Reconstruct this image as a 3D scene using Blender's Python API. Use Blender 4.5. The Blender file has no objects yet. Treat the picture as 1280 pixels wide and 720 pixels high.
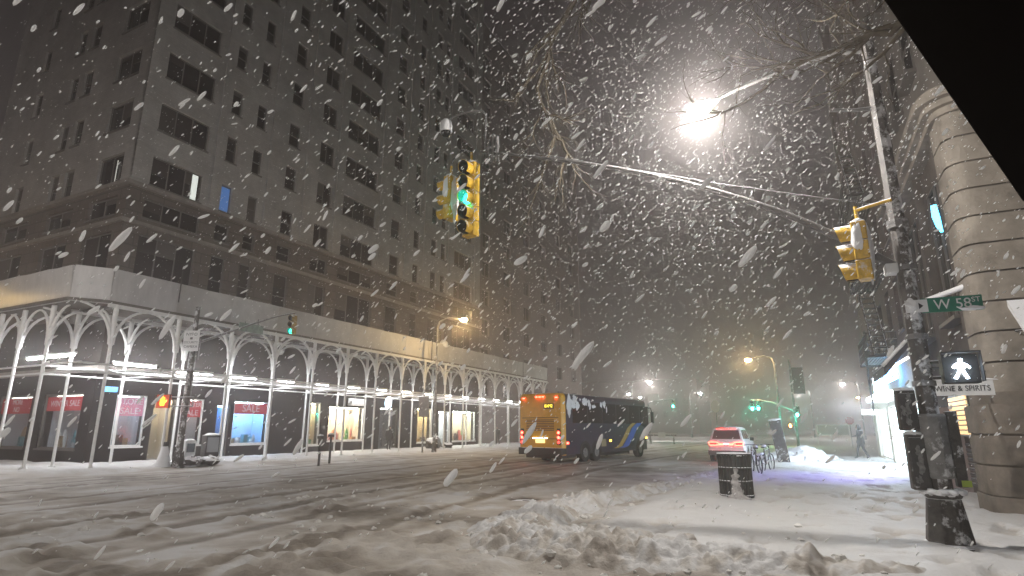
import bpy, bmesh, math, random
import numpy as np
from mathutils import Vector, Matrix, Euler

# ------------------------------------------------------------------ camera, world, exposure
SC = bpy.context.scene
COL = SC.collection
R = math.radians
EYE = 1.75
cam = bpy.data.cameras.new("camera")
cam.sensor_width = 36.0
cam.lens = 20.25
cam.clip_start = 0.05
cam.clip_end = 4000
cam_o = bpy.data.objects.new("camera", cam)
COL.objects.link(cam_o)
cam_o.location = (0, 0, EYE)
YAW, PITCH = math.atan(360 / 720), math.atan(175 / 720)
cam_o.rotation_euler = (R(90) + PITCH, 0, YAW)
SC.camera = cam_o

w = bpy.data.worlds.new("World")
SC.world = w
w.use_nodes = True
bg = w.node_tree.nodes["Background"]
bg.inputs[0].default_value = (0.010, 0.0082, 0.0088, 1)      # low cloud over the city at night
bg.inputs[1].default_value = 1.0
SC.view_settings.view_transform = 'Standard'
SC.view_settings.look = 'None'
SC.view_settings.exposure = 0.35
SC.view_settings.gamma = 1.0
SC.cycles.max_bounces = 6
SC.cycles.diffuse_bounces = 3
SC.cycles.glossy_bounces = 3
SC.cycles.transmission_bounces = 4
SC.cycles.transparent_max_bounces = 16
SC.cycles.volume_bounces = 1
SC.cycles.use_denoising = True
SC.cycles.sample_clamp_indirect = 4.0
SC.cycles.caustics_reflective = False
SC.cycles.caustics_refractive = False

HAZE_DENSITY = 0.0050
LAMP_W = 1.2                                                # one scale for every street lamp

# ------------------------------------------------------------------ helpers
random.seed(7)
RNG = np.random.default_rng(11)


def mat(name, col, rough=0.7, metal=0.0, var=0.0, scale=6.0, bump=0.0, bscale=20.0, emit=None, estr=0.0,
        snow=0.0, stretch=None, col2=None, spec=0.4, plaster=0.0):
    m = bpy.data.materials.new(name)
    m.use_nodes = True
    nt = m.node_tree
    b = nt.nodes["Principled BSDF"]
    b.inputs["Base Color"].default_value = (*col, 1)
    b.inputs["Roughness"].default_value = rough
    b.inputs["Metallic"].default_value = metal
    b.inputs["Specular IOR Level"].default_value = spec
    tc = nt.nodes.new("ShaderNodeTexCoord")
    vec = tc.outputs["Object"]
    if stretch:
        mp = nt.nodes.new("ShaderNodeMapping")
        mp.inputs["Scale"].default_value = stretch
        nt.links.new(vec, mp.inputs[0])
        vec = mp.outputs[0]
    out = None
    if var > 0 or col2:
        n = nt.nodes.new("ShaderNodeTexNoise")
        n.inputs["Scale"].default_value = scale
        n.inputs["Detail"].default_value = 6
        n.inputs["Roughness"].default_value = 0.65
        nt.links.new(vec, n.inputs["Vector"])
        r = nt.nodes.new("ShaderNodeValToRGB")
        r.color_ramp.elements[0].position = 0.32
        r.color_ramp.elements[1].position = 0.68
        c2 = col2 or tuple(min(1, c * (1 + var)) for c in col)
        c1 = tuple(c * (1 - var) for c in col)
        r.color_ramp.elements[0].color = (*c1, 1)
        r.color_ramp.elements[1].color = (*c2, 1)
        nt.links.new(n.outputs["Fac"], r.inputs[0])
        out = r.outputs[0]
    if snow > 0:                                            # snow lying on what faces up, thinning on slopes
        g = nt.nodes.new("ShaderNodeNewGeometry")
        s = nt.nodes.new("ShaderNodeSeparateXYZ")
        nt.links.new(g.outputs["True Normal"], s.inputs[0])
        n2 = nt.nodes.new("ShaderNodeTexNoise")
        n2.inputs["Scale"].default_value = 7
        n2.inputs["Detail"].default_value = 5
        nt.links.new(tc.outputs["Object"], n2.inputs["Vector"])
        a = nt.nodes.new("ShaderNodeMath")
        a.operation = 'MULTIPLY_ADD'
        a.inputs[1].default_value = 0.9
        nt.links.new(n2.outputs["Fac"], a.inputs[0])
        nt.links.new(s.outputs[2], a.inputs[2])
        mr = nt.nodes.new("ShaderNodeMapRange")
        mr.inputs[1].default_value = 1.15 - 0.6 * snow
        mr.inputs[2].default_value = 1.30 - 0.6 * snow
        nt.links.new(a.outputs[0], mr.inputs[0])
        mx = nt.nodes.new("ShaderNodeMixRGB")
        mx.inputs[2].default_value = (0.8, 0.8, 0.82, 1)
        mx.inputs[1].default_value = (*col, 1)
        nt.links.new(mr.outputs[0], mx.inputs[0])
        if out:
            nt.links.new(out, mx.inputs[1])
        out = mx.outputs[0]
    if plaster > 0:                                         # patches of snow driven onto the windward side
        g = nt.nodes.new("ShaderNodeNewGeometry")
        d = nt.nodes.new("ShaderNodeVectorMath")
        d.operation = 'DOT_PRODUCT'
        d.inputs[1].default_value = (.45, -.75, .35)
        nt.links.new(g.outputs["True Normal"], d.inputs[0])
        n4 = nt.nodes.new("ShaderNodeTexNoise")
        n4.inputs["Scale"].default_value = 4.5
        n4.inputs["Detail"].default_value = 7
        n4.inputs["Roughness"].default_value = 0.7
        nt.links.new(tc.outputs["Object"], n4.inputs["Vector"])
        a = nt.nodes.new("ShaderNodeMath")
        a.operation = 'MULTIPLY_ADD'
        a.inputs[1].default_value = 0.22
        nt.links.new(d.outputs["Value"], a.inputs[0])
        nt.links.new(n4.outputs["Fac"], a.inputs[2])
        mr = nt.nodes.new("ShaderNodeMapRange")
        mr.inputs[1].default_value = 0.80 - 0.30 * plaster
        mr.inputs[2].default_value = 0.90 - 0.30 * plaster
        nt.links.new(a.outputs[0], mr.inputs[0])
        mx = nt.nodes.new("ShaderNodeMixRGB")
        mx.inputs[2].default_value = (0.62, 0.62, 0.63, 1)
        mx.inputs[1].default_value = (*col, 1)
        nt.links.new(mr.outputs[0], mx.inputs[0])
        if out:
            nt.links.new(out, mx.inputs[1])
        out = mx.outputs[0]
    if out:
        nt.links.new(out, b.inputs["Base Color"])
    if bump > 0:
        n3 = nt.nodes.new("ShaderNodeTexNoise")
        n3.inputs["Scale"].default_value = bscale
        n3.inputs["Detail"].default_value = 5
        nt.links.new(vec, n3.inputs["Vector"])
        bp = nt.nodes.new("ShaderNodeBump")
        bp.inputs["Strength"].default_value = bump
        bp.inputs["Distance"].default_value = 0.05
        nt.links.new(n3.outputs["Fac"], bp.inputs["Height"])
        nt.links.new(bp.outputs[0], b.inputs["Normal"])
    if emit:
        b.inputs["Emission Color"].default_value = (*emit, 1)
        b.inputs["Emission Strength"].default_value = estr
    return m


def brick_mat(name, c1, c2, cm, bw, bh, axis, bump=0.4, var=0.25):
    """masonry in courses on a vertical wall; axis 'x' or 'y' is the wall's horizontal direction"""
    m = bpy.data.materials.new(name)
    m.use_nodes = True
    nt = m.node_tree
    b = nt.nodes["Principled BSDF"]
    b.inputs["Roughness"].default_value = 0.85
    tc = nt.nodes.new("ShaderNodeTexCoord")
    s = nt.nodes.new("ShaderNodeSeparateXYZ")
    c = nt.nodes.new("ShaderNodeCombineXYZ")
    nt.links.new(tc.outputs["Object"], s.inputs[0])
    nt.links.new(s.outputs[0 if axis == 'x' else 1], c.inputs[0])
    nt.links.new(s.outputs[2], c.inputs[1])
    br = nt.nodes.new("ShaderNodeTexBrick")
    br.inputs["Color1"].default_value = (*c1, 1)
    br.inputs["Color2"].default_value = (*c2, 1)
    br.inputs["Mortar"].default_value = (*cm, 1)
    br.inputs["Scale"].default_value = 1
    br.inputs["Brick Width"].default_value = bw
    br.inputs["Row Height"].default_value = bh
    br.inputs["Mortar Size"].default_value = bh * 0.06
    nt.links.new(c.outputs[0], br.inputs["Vector"])
    n = nt.nodes.new("ShaderNodeTexNoise")
    n.inputs["Scale"].default_value = 0.45
    n.inputs["Detail"].default_value = 8
    n.inputs["Roughness"].default_value = 0.7
    nt.links.new(tc.outputs["Object"], n.inputs["Vector"])
    mr = nt.nodes.new("ShaderNodeMapRange")
    mr.inputs[1].default_value = 0.3
    mr.inputs[2].default_value = 0.7
    mr.inputs[3].default_value = 1 - var
    mr.inputs[4].default_value = 1 + var
    nt.links.new(n.outputs["Fac"], mr.inputs[0])
    mx = nt.nodes.new("ShaderNodeMixRGB")
    mx.blend_type = 'MULTIPLY'
    mx.inputs[0].default_value = 1
    nt.links.new(br.outputs["Color"], mx.inputs[1])
    nt.links.new(mr.outputs[0], mx.inputs[2])
    nt.links.new(mx.outputs[0], b.inputs["Base Color"])
    bp = nt.nodes.new("ShaderNodeBump")
    bp.inputs["Strength"].default_value = bump
    bp.inputs["Distance"].default_value = 0.03
    nt.links.new(br.outputs["Fac"], bp.inputs["Height"])
    bp.invert = True
    nt.links.new(bp.outputs[0], b.inputs["Normal"])
    return m


def emat(name, col, strength):
    m = bpy.data.materials.new(name)
    m.use_nodes = True
    b = m.node_tree.nodes["Principled BSDF"]
    b.inputs["Base Color"].default_value = (*[min(0.8, c) for c in col], 1)
    b.inputs["Roughness"].default_value = 0.4
    b.inputs["Emission Color"].default_value = (*col, 1)
    b.inputs["Emission Strength"].default_value = strength
    return m


def glass_mat(name, tint=(0.9, 0.93, 0.95), mix=0.12):
    m = bpy.data.materials.new(name)
    m.use_nodes = True
    nt = m.node_tree
    nt.nodes.remove(nt.nodes["Principled BSDF"])
    o = nt.nodes["Material Output"]
    t = nt.nodes.new("ShaderNodeBsdfTransparent")
    t.inputs[0].default_value = (*tint, 1)
    g = nt.nodes.new("ShaderNodeBsdfGlossy")
    g.inputs["Roughness"].default_value = 0.08
    x = nt.nodes.new("ShaderNodeMixShader")
    x.inputs[0].default_value = mix
    nt.links.new(t.outputs[0], x.inputs[1])
    nt.links.new(g.outputs[0], x.inputs[2])
    nt.links.new(x.outputs[0], o.inputs[0])
    return m


class MB:
    """collects shapes and links them as one mesh object"""

    def __init__(self):
        self.v, self.f, self.mi = [], [], []
        self.cur = 0

    def add(self, vs, fs, M=None):
        o = len(self.v)
        if M is not None:
            vs = [tuple(M @ Vector(p)) for p in vs]
        self.v += [tuple(p) for p in vs]
        self.f += [tuple(i + o for i in f) for f in fs]
        self.mi += [self.cur] * len(fs)
        return self

    def box(self, x0, x1, y0, y1, z0, z1, M=None):
        vs = [(x0, y0, z0), (x1, y0, z0), (x1, y1, z0), (x0, y1, z0), (x0, y0, z1), (x1, y0, z1), (x1, y1, z1), (x0, y1, z1)]
        return self.add(vs, [(0, 3, 2, 1), (4, 5, 6, 7), (0, 1, 5, 4), (1, 2, 6, 5), (2, 3, 7, 6), (3, 0, 4, 7)], M)

    def cbox(self, c, s, M=None):
        return self.box(c[0] - s[0] / 2, c[0] + s[0] / 2, c[1] - s[1] / 2, c[1] + s[1] / 2, c[2] - s[2] / 2, c[2] + s[2] / 2, M)

    def quad(self, a, b, c, d):
        return self.add([a, b, c, d], [(0, 1, 2, 3)])

    def tube(self, path, rad, n=8, cap=True, M=None):
        path = [Vector(p) for p in path]
        if not isinstance(rad, (list, tuple)):
            rad = [rad] * len(path)
        vs, fs = [], []
        up = None
        for i, p in enumerate(path):
            t = (path[min(i + 1, len(path) - 1)] - path[max(i - 1, 0)]).normalized()
            if up is None:
                up = Vector((0, 0, 1)) if abs(t.z) < 0.9 else Vector((1, 0, 0))
            a = t.cross(up)
            if a.length < 1e-5:
                a = t.orthogonal()
            a.normalize()
            b = a.cross(t).normalized()
            up = b
            for k in range(n):
                q = 2 * math.pi * (k + 0.5) / n
                vs.append(tuple(p + a * (rad[i] * math.cos(q)) + b * (rad[i] * math.sin(q))))
        for i in range(len(path) - 1):
            for k in range(n):
                k2 = (k + 1) % n
                fs.append((i * n + k, i * n + k2, (i + 1) * n + k2, (i + 1) * n + k))
        if cap:
            fs.append(tuple(range(n - 1, -1, -1)))
            fs.append(tuple((len(path) - 1) * n + k for k in range(n)))
        return self.add(vs, fs, M)

    def prism(self, poly, lo, hi, axis='z', M=None):
        """polygon extruded along an axis; poly in the two other coordinates, in axis order"""
        n = len(poly)
        def P(p, t):
            return {'x': (t, p[0], p[1]), 'y': (p[0], t, p[1]), 'z': (p[0], p[1], t)}[axis]
        vs = [P(p, lo) for p in poly] + [P(p, hi) for p in poly]
        fs = [tuple(range(n - 1, -1, -1)), tuple(range(n, 2 * n))]
        fs += [(i, (i + 1) % n, n + (i + 1) % n, n + i) for i in range(n)]
        return self.add(vs, fs, M)

    def ball(self, c, r, nu=12, nv=8, M=None):
        if not isinstance(r, (list, tuple)):
            r = (r, r, r)
        vs, fs = [], []
        for j in range(nv + 1):
            th = math.pi * j / nv
            for i in range(nu):
                ph = 2 * math.pi * i / nu
                vs.append((c[0] + r[0] * math.sin(th) * math.cos(ph), c[1] + r[1] * math.sin(th) * math.sin(ph), c[2] + r[2] * math.cos(th)))
        for j in range(nv):
            for i in range(nu):
                i2 = (i + 1) % nu
                fs.append((j * nu + i, (j + 1) * nu + i, (j + 1) * nu + i2, j * nu + i2))
        return self.add(vs, fs, M)

    def lump(self, c, r, seed=0, amp=0.25, nu=16, nv=10):
        rr = random.Random(seed)
        o = len(self.v)
        self.ball((0, 0, 0), 1, nu, nv)
        ph = [rr.uniform(0, 6.28) for _ in range(6)]
        for i in range(o, len(self.v)):
            x, y, z = self.v[i]
            d = 1 + amp * (math.sin(3 * x + ph[0]) * math.sin(4 * y + ph[1]) + 0.6 * math.sin(6 * z + ph[2] + 3 * x) + 0.4 * math.sin(9 * y + ph[3] + 7 * x))
            self.v[i] = (c[0] + x * d * r[0], c[1] + y * d * r[1], c[2] + z * d * r[2])
        return self

    def build(self, name, m, parent=None, smooth=False, world=None, bevel=0.0):
        me = bpy.data.meshes.new(name)
        vs = self.v
        if world is not None:
            vs = [(p[0] - world[0], p[1] - world[1], p[2] - world[2]) for p in vs]
        me.from_pydata(vs, [], self.f)
        ms = m if isinstance(m, (list, tuple)) else [m]
        for q in ms:
            me.materials.append(q)
        if len(ms) > 1:
            me.polygons.foreach_set("material_index", self.mi)
        bm = bmesh.new()
        bm.from_mesh(me)
        bmesh.ops.remove_doubles(bm, verts=bm.verts, dist=1e-5)
        bmesh.ops.recalc_face_normals(bm, faces=bm.faces)
        bm.to_mesh(me)
        bm.free()
        if smooth:
            me.polygons.foreach_set("use_smooth", [True] * len(me.polygons))
            try:
                me.set_sharp_from_angle(angle=R(40))
            except Exception:
                pass
        o = bpy.data.objects.new(name, me)
        COL.objects.link(o)
        if parent:
            o.parent = parent
        if bevel > 0:
            bv = o.modifiers.new("bevel", 'BEVEL')
            bv.width = bevel
            bv.segments = 3
            bv.limit_method = 'ANGLE'
            bv.angle_limit = R(30)
        return o


def tag(o, label=None, cat=None, group=None, kind=None):
    if label: o["label"] = label
    if cat: o["category"] = cat
    if group: o["group"] = group
    if kind: o["kind"] = kind
    return o


def thing(name, label, cat, loc=(0, 0, 0), rz=0.0, group=None):
    o = bpy.data.objects.new(name, None)
    COL.objects.link(o)
    o.location = loc
    o.rotation_euler = (0, 0, rz)
    o.empty_display_size = 0.3
    return tag(o, label, cat, group)


def kids(o):
    return [c for c in o.children]


def copy_tree(o, parent=None):
    c = o.copy()
    COL.objects.link(c)
    if parent:
        c.parent = parent
    for ch in kids(o):
        copy_tree(ch, c)
    return c


def text(name, body, size, m, parent, loc, rot, extrude=0.004, align='CENTER', squash=1.0):
    cu = bpy.data.curves.new(name, 'FONT')
    cu.body = body
    cu.size = size
    cu.align_x = align
    cu.align_y = 'CENTER'
    cu.extrude = extrude
    cu.materials.append(m)
    tmp = bpy.data.objects.new(name + "_curve", cu)
    me = bpy.data.meshes.new_from_object(tmp)
    bpy.data.objects.remove(tmp)
    me.name = name
    o = bpy.data.objects.new(name, me)
    COL.objects.link(o)
    o.parent = parent
    o.location = loc
    o.rotation_euler = rot
    o.scale = (squash, 1, 1)
    return o


def lamp_light(name, parent, loc, col, watts, radius=0.12, spot=None):
    l = bpy.data.lights.new(name, 'SPOT' if spot else 'POINT')
    l.energy = watts
    l.color = col
    l.shadow_soft_size = radius
    if spot:
        l.spot_size = R(spot)
        l.spot_blend = 0.6
    o = bpy.data.objects.new(name, l)
    COL.objects.link(o)
    o.parent = parent
    o.location = loc
    return o


# ------------------------------------------------------------------ materials
M = {}
M['brick_y'] = brick_mat("pale_brick_y", (0.44, 0.425, 0.41), (0.395, 0.38, 0.37), (0.34, 0.33, 0.32), 0.42, 0.15, 'y')
M['brick_x'] = brick_mat("pale_brick_x", (0.44, 0.425, 0.41), (0.395, 0.38, 0.37), (0.34, 0.33, 0.32), 0.42, 0.15, 'x')
M['base_y'] = brick_mat("brown_stone_y", (0.15, 0.125, 0.11), (0.125, 0.105, 0.092), (0.09, 0.078, 0.068), 1.3, 0.62, 'y')
M['base_x'] = brick_mat("brown_stone_x", (0.15, 0.125, 0.11), (0.125, 0.105, 0.092), (0.09, 0.078, 0.068), 1.3, 0.62, 'x')
M['dark_brick_y'] = brick_mat("dusky_brick_y", (0.22, 0.185, 0.175), (0.19, 0.16, 0.15), (0.15, 0.13, 0.12), 0.42, 0.15, 'y')
M['brown_brick_y'] = brick_mat("brown_brick_y", (0.13, 0.10, 0.09), (0.11, 0.085, 0.075), (0.08, 0.07, 0.06), 0.42, 0.15, 'y')
M['brown_brick_x'] = brick_mat("brown_brick_x", (0.13, 0.10, 0.09), (0.11, 0.085, 0.075), (0.08, 0.07, 0.06), 0.42, 0.15, 'x')
M['trim'] = mat("stone_trim", (0.30, 0.27, 0.245), var=0.2, scale=2, bump=0.2, snow=0.4)
M['pane'] = mat("dark_pane", (0.016, 0.012, 0.012), rough=0.12, spec=0.5)
M['frame'] = mat("window_frame", (0.16, 0.15, 0.14), rough=0.5)
M['black_gloss'] = mat("black_granite", (0.012, 0.010, 0.010), rough=0.65, var=0.3, scale=8, spec=.08)
M['bronze'] = mat("bronze_frame", (0.09, 0.08, 0.07), rough=0.45)
M['white_paint'] = mat("white_steel", (0.78, 0.775, 0.76), rough=0.45, var=0.08, scale=5, snow=0.3)
M['fascia'] = mat("fascia_panel", (0.49, 0.475, 0.465), rough=0.6, var=0.12, scale=0.9, bump=0.25, bscale=1.2, snow=0.3)
M['fascia_b'] = mat("fascia_panel_b", (0.45, 0.435, 0.42), rough=0.6, var=0.16, scale=0.7, bump=0.3, bscale=1.6, snow=0.3)
M['fascia_c'] = mat("fascia_panel_c", (0.51, 0.50, 0.49), rough=0.55, var=0.14, scale=1.3, bump=0.3, bscale=0.9, snow=0.3)
M['wrap'] = mat("plastic_wrap", (0.50, 0.485, 0.475), rough=0.3, var=0.12, scale=1.6, bump=0.6, bscale=2.2, stretch=(1.5, 1.5, 0.4))
M['deck'] = mat("deck_soffit", (0.13, 0.115, 0.10), rough=0.8, var=0.3, scale=2, stretch=(4, 0.5, 1))
M['snow'] = mat("snow", (0.80, 0.80, 0.81), rough=0.7, var=0.05, scale=3, bump=0.35, bscale=14)
M['snow_dirty'] = mat("snow_dirty", (0.64, 0.62, 0.59), rough=0.8, var=0.22, scale=6, bump=0.7, bscale=18)
M['yellow'] = mat("signal_yellow", (0.60, 0.36, 0.02), rough=0.5, var=0.28, scale=9, bump=0.25, bscale=26, snow=0.35, plaster=.3)
M['old_yellow'] = mat("aged_signal_yellow", (0.34, 0.22, 0.04), rough=0.5, var=0.2, scale=8, snow=0.4)
M['black'] = mat("black_plastic", (0.012, 0.012, 0.012), rough=0.5)
M['dark_metal'] = mat("dark_metal", (0.045, 0.042, 0.04), rough=0.55, var=0.3, scale=9, snow=0.35)
M['galv'] = mat("galvanised_steel", (0.21, 0.205, 0.20), rough=0.5, metal=0.35, var=0.3, scale=6, snow=0.35, plaster=.35)
M['pole'] = mat("pole_paint", (0.095, 0.085, 0.078), rough=0.65, var=0.5, scale=7, bump=0.3, bscale=12, snow=0.3, stretch=(1, 1, 0.6), plaster=.48)
M['arm_grey'] = mat("arm_grey", (.13, .125, .12), rough=.8, spec=.15, var=.3, scale=6, snow=.2)
M['cast'] = mat("cast_iron", (0.055, 0.048, 0.042), rough=0.6, var=0.5, scale=8, bump=0.35, bscale=14, snow=0.3, plaster=.30)
M['sign_white'] = mat("sign_white", (0.7, 0.7, 0.7), rough=0.5, var=0.06, scale=5)
M['sign_green'] = mat("sign_green", (0.01, 0.16, 0.10), rough=0.4, var=0.1, scale=8)
M['ink'] = mat("sign_ink", (0.02, 0.02, 0.025), rough=0.6)
M['red_banner'] = mat("red_banner", (0.55, 0.03, 0.04), rough=0.6, emit=(0.9, 0.05, 0.06), estr=0.14)
M['pink_banner'] = mat("pink_banner", (0.7, 0.25, 0.35), rough=0.6, emit=(0.9, 0.3, 0.42), estr=0.2)
M['banner_text'] = mat("banner_lettering", (0.8, 0.75, 0.75), rough=0.6, emit=(1, .9, .9), estr=0.18)
M['glass'] = glass_mat("shop_glass")
M['stone'] = mat("limestone", (0.235, 0.205, 0.17), rough=0.85, var=0.32, scale=1.4, bump=0.3, bscale=9)
M['stone_base'] = mat("limestone_plinth", (0.155, 0.13, 0.105), rough=0.85, var=0.35, scale=2.2, bump=0.4, bscale=7)
M['bag'] = mat("bin_bag_plastic", (0.018, 0.016, 0.016), rough=0.35, bump=0.8, bscale=9, snow=0.45)
M['lens_dark'] = mat("unlit_lens", (0.03, 0.02, 0.015), rough=0.25)
M['green_on'] = emat("green_signal", (0.02, 0.9, 0.62), 9)
M['green_far'] = emat("green_signal_far", (0.02, 0.9, 0.55), 260)
M['red_on'] = emat("red_signal", (0.8, 0.05, 0.03), 0.5)
M['orange_on'] = emat("orange_hand", (1.0, 0.26, 0.02), 5)
M['walk_on'] = emat("white_walker", (0.72, 0.86, 1.0), 26)
M['white_lens'] = emat("white_lamp_lens", (1.0, 0.96, 0.90), 200)
M['warm_lens'] = emat("sodium_lamp_lens", (1.0, 0.66, 0.25), 150)
M['tube'] = emat("work_light_tube", (0.95, 0.97, 1.0), 170)

# ------------------------------------------------------------------ snow ground
def _hash(ix, iy, s):
    h = (ix.astype(np.int64) * 374761393 + iy.astype(np.int64) * 668265263 + s * 1442695041) & 0xFFFFFFFF
    h = ((h ^ (h >> 13)) * 1274126177) & 0xFFFFFFFF
    h = h ^ (h >> 16)
    return (h & 0xFFFF) / 65535.0


def vnoise(x, y, s=0):
    ix, iy = np.floor(x), np.floor(y)
    fx, fy = x - ix, y - iy
    fx, fy = fx * fx * (3 - 2 * fx), fy * fy * (3 - 2 * fy)
    a, b = _hash(ix, iy, s), _hash(ix + 1, iy, s)
    c, d = _hash(ix, iy + 1, s), _hash(ix + 1, iy + 1, s)
    return (a + (b - a) * fx) * (1 - fy) + (c + (d - c) * fx) * fy


def fbm(x, y, o=4, s=0):
    t, a, k = 0, 0.5, 0
    for i in range(o):
        t = t + a * vnoise(x * 2 ** i + 17.3 * i, y * 2 ** i + 5.1 * i, s + i)
        k += a
        a *= 0.5
    return t / k


def sst(a, b, x):
    t = np.clip((x - a) / (b - a), 0, 1)
    return t * t * (3 - 2 * t)


def clods(x, y, s=0):
    """rounded lumps of broken snow: domes of random size on a jittered grid, 0..1"""
    ix, iy = np.floor(x), np.floor(y)
    out = np.zeros_like(x)
    for dx in (-1, 0, 1):
        for dy in (-1, 0, 1):
            jx, jy = ix + dx, iy + dy
            px, py = jx + .15 + .7 * _hash(jx, jy, s), jy + .15 + .7 * _hash(jx, jy, s + 1)
            r = .30 + .55 * _hash(jx, jy, s + 2)
            d2 = ((x - px) ** 2 + (y - py) ** 2) / (r * r)
            out = np.maximum(out, r * np.sqrt(np.clip(1 - d2, 0, 1)))
    return out


def ground_height(x, y):
    """height of the snow, and how slushy it is (0 clean .. 1 brown slush)"""
    right = sst(-3.9, -3.2, x) * sst(7.4, 8.3, y)
    left = sst(-25.2, -25.9, x) * sst(12.0, 12.9, y)
    walk = np.maximum(right, left)
    h = 0.012 * (fbm(x * 0.35, y * 0.35, 3, 1) - 0.5) * 2
    # sidewalk snow: soft drifts and trodden dents
    soft = 0.10 * (fbm(x * 0.7, y * 0.7, 3, 5) - 0.5) + 0.035 * (fbm(x * 2.6, y * 2.6, 3, 6) - 0.5)
    dents = -0.07 * sst(0.60, 0.74, fbm(x * 2.2 + 9, y * 1.7, 3, 8))
    fine = 0.03 * (fbm(x * 7, y * 7, 2, 9) - 0.5)
    hw = 0.13 + soft + dents + fine
    # wheel tracks along the avenue, sweeping a little towards the right
    xc = x + 1.6 * np.sin((y - 4) * 0.055) * np.exp(-((y - 10) / 60) ** 2) + 0.5 * (fbm(y * 0.12, y * 0 + 3, 2, 21) - 0.5)
    rut = np.zeros_like(x)
    for c, wd, dp in ((-21.6, .30, .8), (-19.9, .34, 1), (-16.9, .28, .7), (-15.1, .36, 1), (-12.3, .40, 1), (-10.4, .42, 1), (-8.9, .3, .6), (-6.9, .35, .7)):
        wob = 0.22 * (fbm(y * 0.35, x * 0 + c, 2, 30 + int(-c * 7)) - 0.5)
        wd = wd * .62
        d = (xc - c + wob) / wd
        rut = rut + dp * (np.exp(-d * d) - 0.45 * np.exp(-((np.abs(d) - 1.7) / 0.6) ** 2))
    # the side street's own tracks crossing in the foreground
    yc = y + 0.12 * x + 0.5 * np.sin(x * 0.25)
    for c, wd in ((5.2, .35), (7.0, .32), (3.2, .4), (1.4, .4)):
        d = (yc - c + 0.5 * (fbm(x * 0.3, y * 0 + c, 2, 60) - 0.5)) / wd
        rut = rut + 0.22 * (np.exp(-d * d) - 0.3 * np.exp(-((np.abs(d) - 1.7) / 0.6) ** 2)) * sst(10, 6, y)
    churn = fbm(x * 1.5, y * 1.5, 4, 12)
    cl = fbm(x * 0.45, y * 0.3, 3, 14)
    near = sst(24, 9, y)
    rough = (0.012 * (churn - 0.5) + 0.045 * (fbm(x * 4.5, y * 4.5, 4, 15) - 0.5) + 0.075 * clods(x * 4.2, y * 4.2, 71) * sst(.42, .56, fbm(x * .9, y * .9, 2, 72))) * (0.25 + 0.75 * near * sst(0.38, 0.58, cl)) * (0.5 + sst(-24, -6, x))
    lumps = (0.015 + 0.10 * clods(x * 3.4, y * 3.4, 75) + .03 * clods(x * 9, y * 9, 77)) * sst(0.58, 0.72, fbm(x * 0.8 + 4, y * 1.2, 3, 18)) * near * sst(-16, -9, x)
    hr = -0.022 * rut * (0.6 + 0.6 * fbm(x * 0.8, y * 0.2, 2, 19)) + rough + lumps
    hh = h + hr * (1 - walk) + hw * walk
    slush = np.clip(0.42 + 0.95 * np.clip(rut, -0.3, 1) + 1.4 * (churn - 0.5) + 1.3 * (cl - 0.47) - 0.5 * sst(22, 60, y), 0, 1) * (1 - walk)
    slush = np.maximum(slush, 0.35 * walk * sst(0.60, 0.8, fbm(x * 2.2 + 9, y * 1.7, 3, 8)))
    # manhole and grate melted clear
    for (mx, my, rx, ry) in ((-12.6, 15.6, .55, .45), (1.55, 27.6, 1.05, .8)):
        pass
    hole = np.exp(-(((x + 6.7) / .42) ** 2 + ((y - 14.1) / .42) ** 2) ** 2)
    hole2 = np.exp(-(((x - 1.55) / 1.1) ** 2 + ((y - 27.5) / .75) ** 2) ** 2)
    hh = hh - 0.09 * hole - 0.06 * hole2
    slush = np.clip(slush + 1.6 * hole + 0.9 * hole2, 0, 1.6)
    return hh, slush


def snow_ground_mat():
    m = bpy.data.materials.new("street_snow")
    m.use_nodes = True
    nt = m.node_tree
    b = nt.nodes["Principled BSDF"]
    at = nt.nodes.new("ShaderNodeAttribute")
    at.attribute_name = "slush"
    tc = nt.nodes.new("ShaderNodeTexCoord")
    n = nt.nodes.new("ShaderNodeTexNoise")
    n.inputs["Scale"].default_value = 5
    n.inputs["Detail"].default_value = 8
    n.inputs["Roughness"].default_value = 0.7
    nt.links.new(tc.outputs["Object"], n.inputs["Vector"])
    a = nt.nodes.new("ShaderNodeMath")
    a.operation = 'MULTIPLY_ADD'
    a.inputs[1].default_value = 0.55
    nt.links.new(n.outputs["Fac"], a.inputs[0])
    nt.links.new(at.outputs["Fac"], a.inputs[2])
    r = nt.nodes.new("ShaderNodeValToRGB")
    e = r.color_ramp.elements
    e[0].position = 0.18
    e[0].color = (0.54, 0.53, 0.525, 1)
    e[1].position = 1.0
    e[1].color = (0.06, 0.048, 0.04, 1)
    x = e.new(0.42); x.color = (0.43, 0.395, 0.355, 1)
    x = e.new(0.62); x.color = (0.33, 0.295, 0.258, 1)
    x = e.new(0.85); x.color = (0.17, 0.145, 0.12, 1)
    sc = nt.nodes.new("ShaderNodeMath")
    sc.operation = 'MULTIPLY'
    sc.inputs[1].default_value = 0.62
    nt.links.new(a.outputs[0], sc.inputs[0])
    nt.links.new(sc.outputs[0], r.inputs[0])
    nt.links.new(r.outputs[0], b.inputs["Base Color"])
    b.inputs["Roughness"].default_value = 0.6
    b.inputs["Specular IOR Level"].default_value = 0.25
    n2 = nt.nodes.new("ShaderNodeTexNoise")
    n2.inputs["Scale"].default_value = 22
    n2.inputs["Detail"].default_value = 5
    nt.links.new(tc.outputs["Object"], n2.inputs["Vector"])
    bp = nt.nodes.new("ShaderNodeBump")
    bp.inputs["Strength"].default_value = 0.5
    bp.inputs["Distance"].default_value = 0.03
    nt.links.new(n2.outputs["Fac"], bp.inputs["Height"])
    nt.links.new(bp.outputs[0], b.inputs["Normal"])
    return m


M['street'] = snow_ground_mat()


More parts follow.
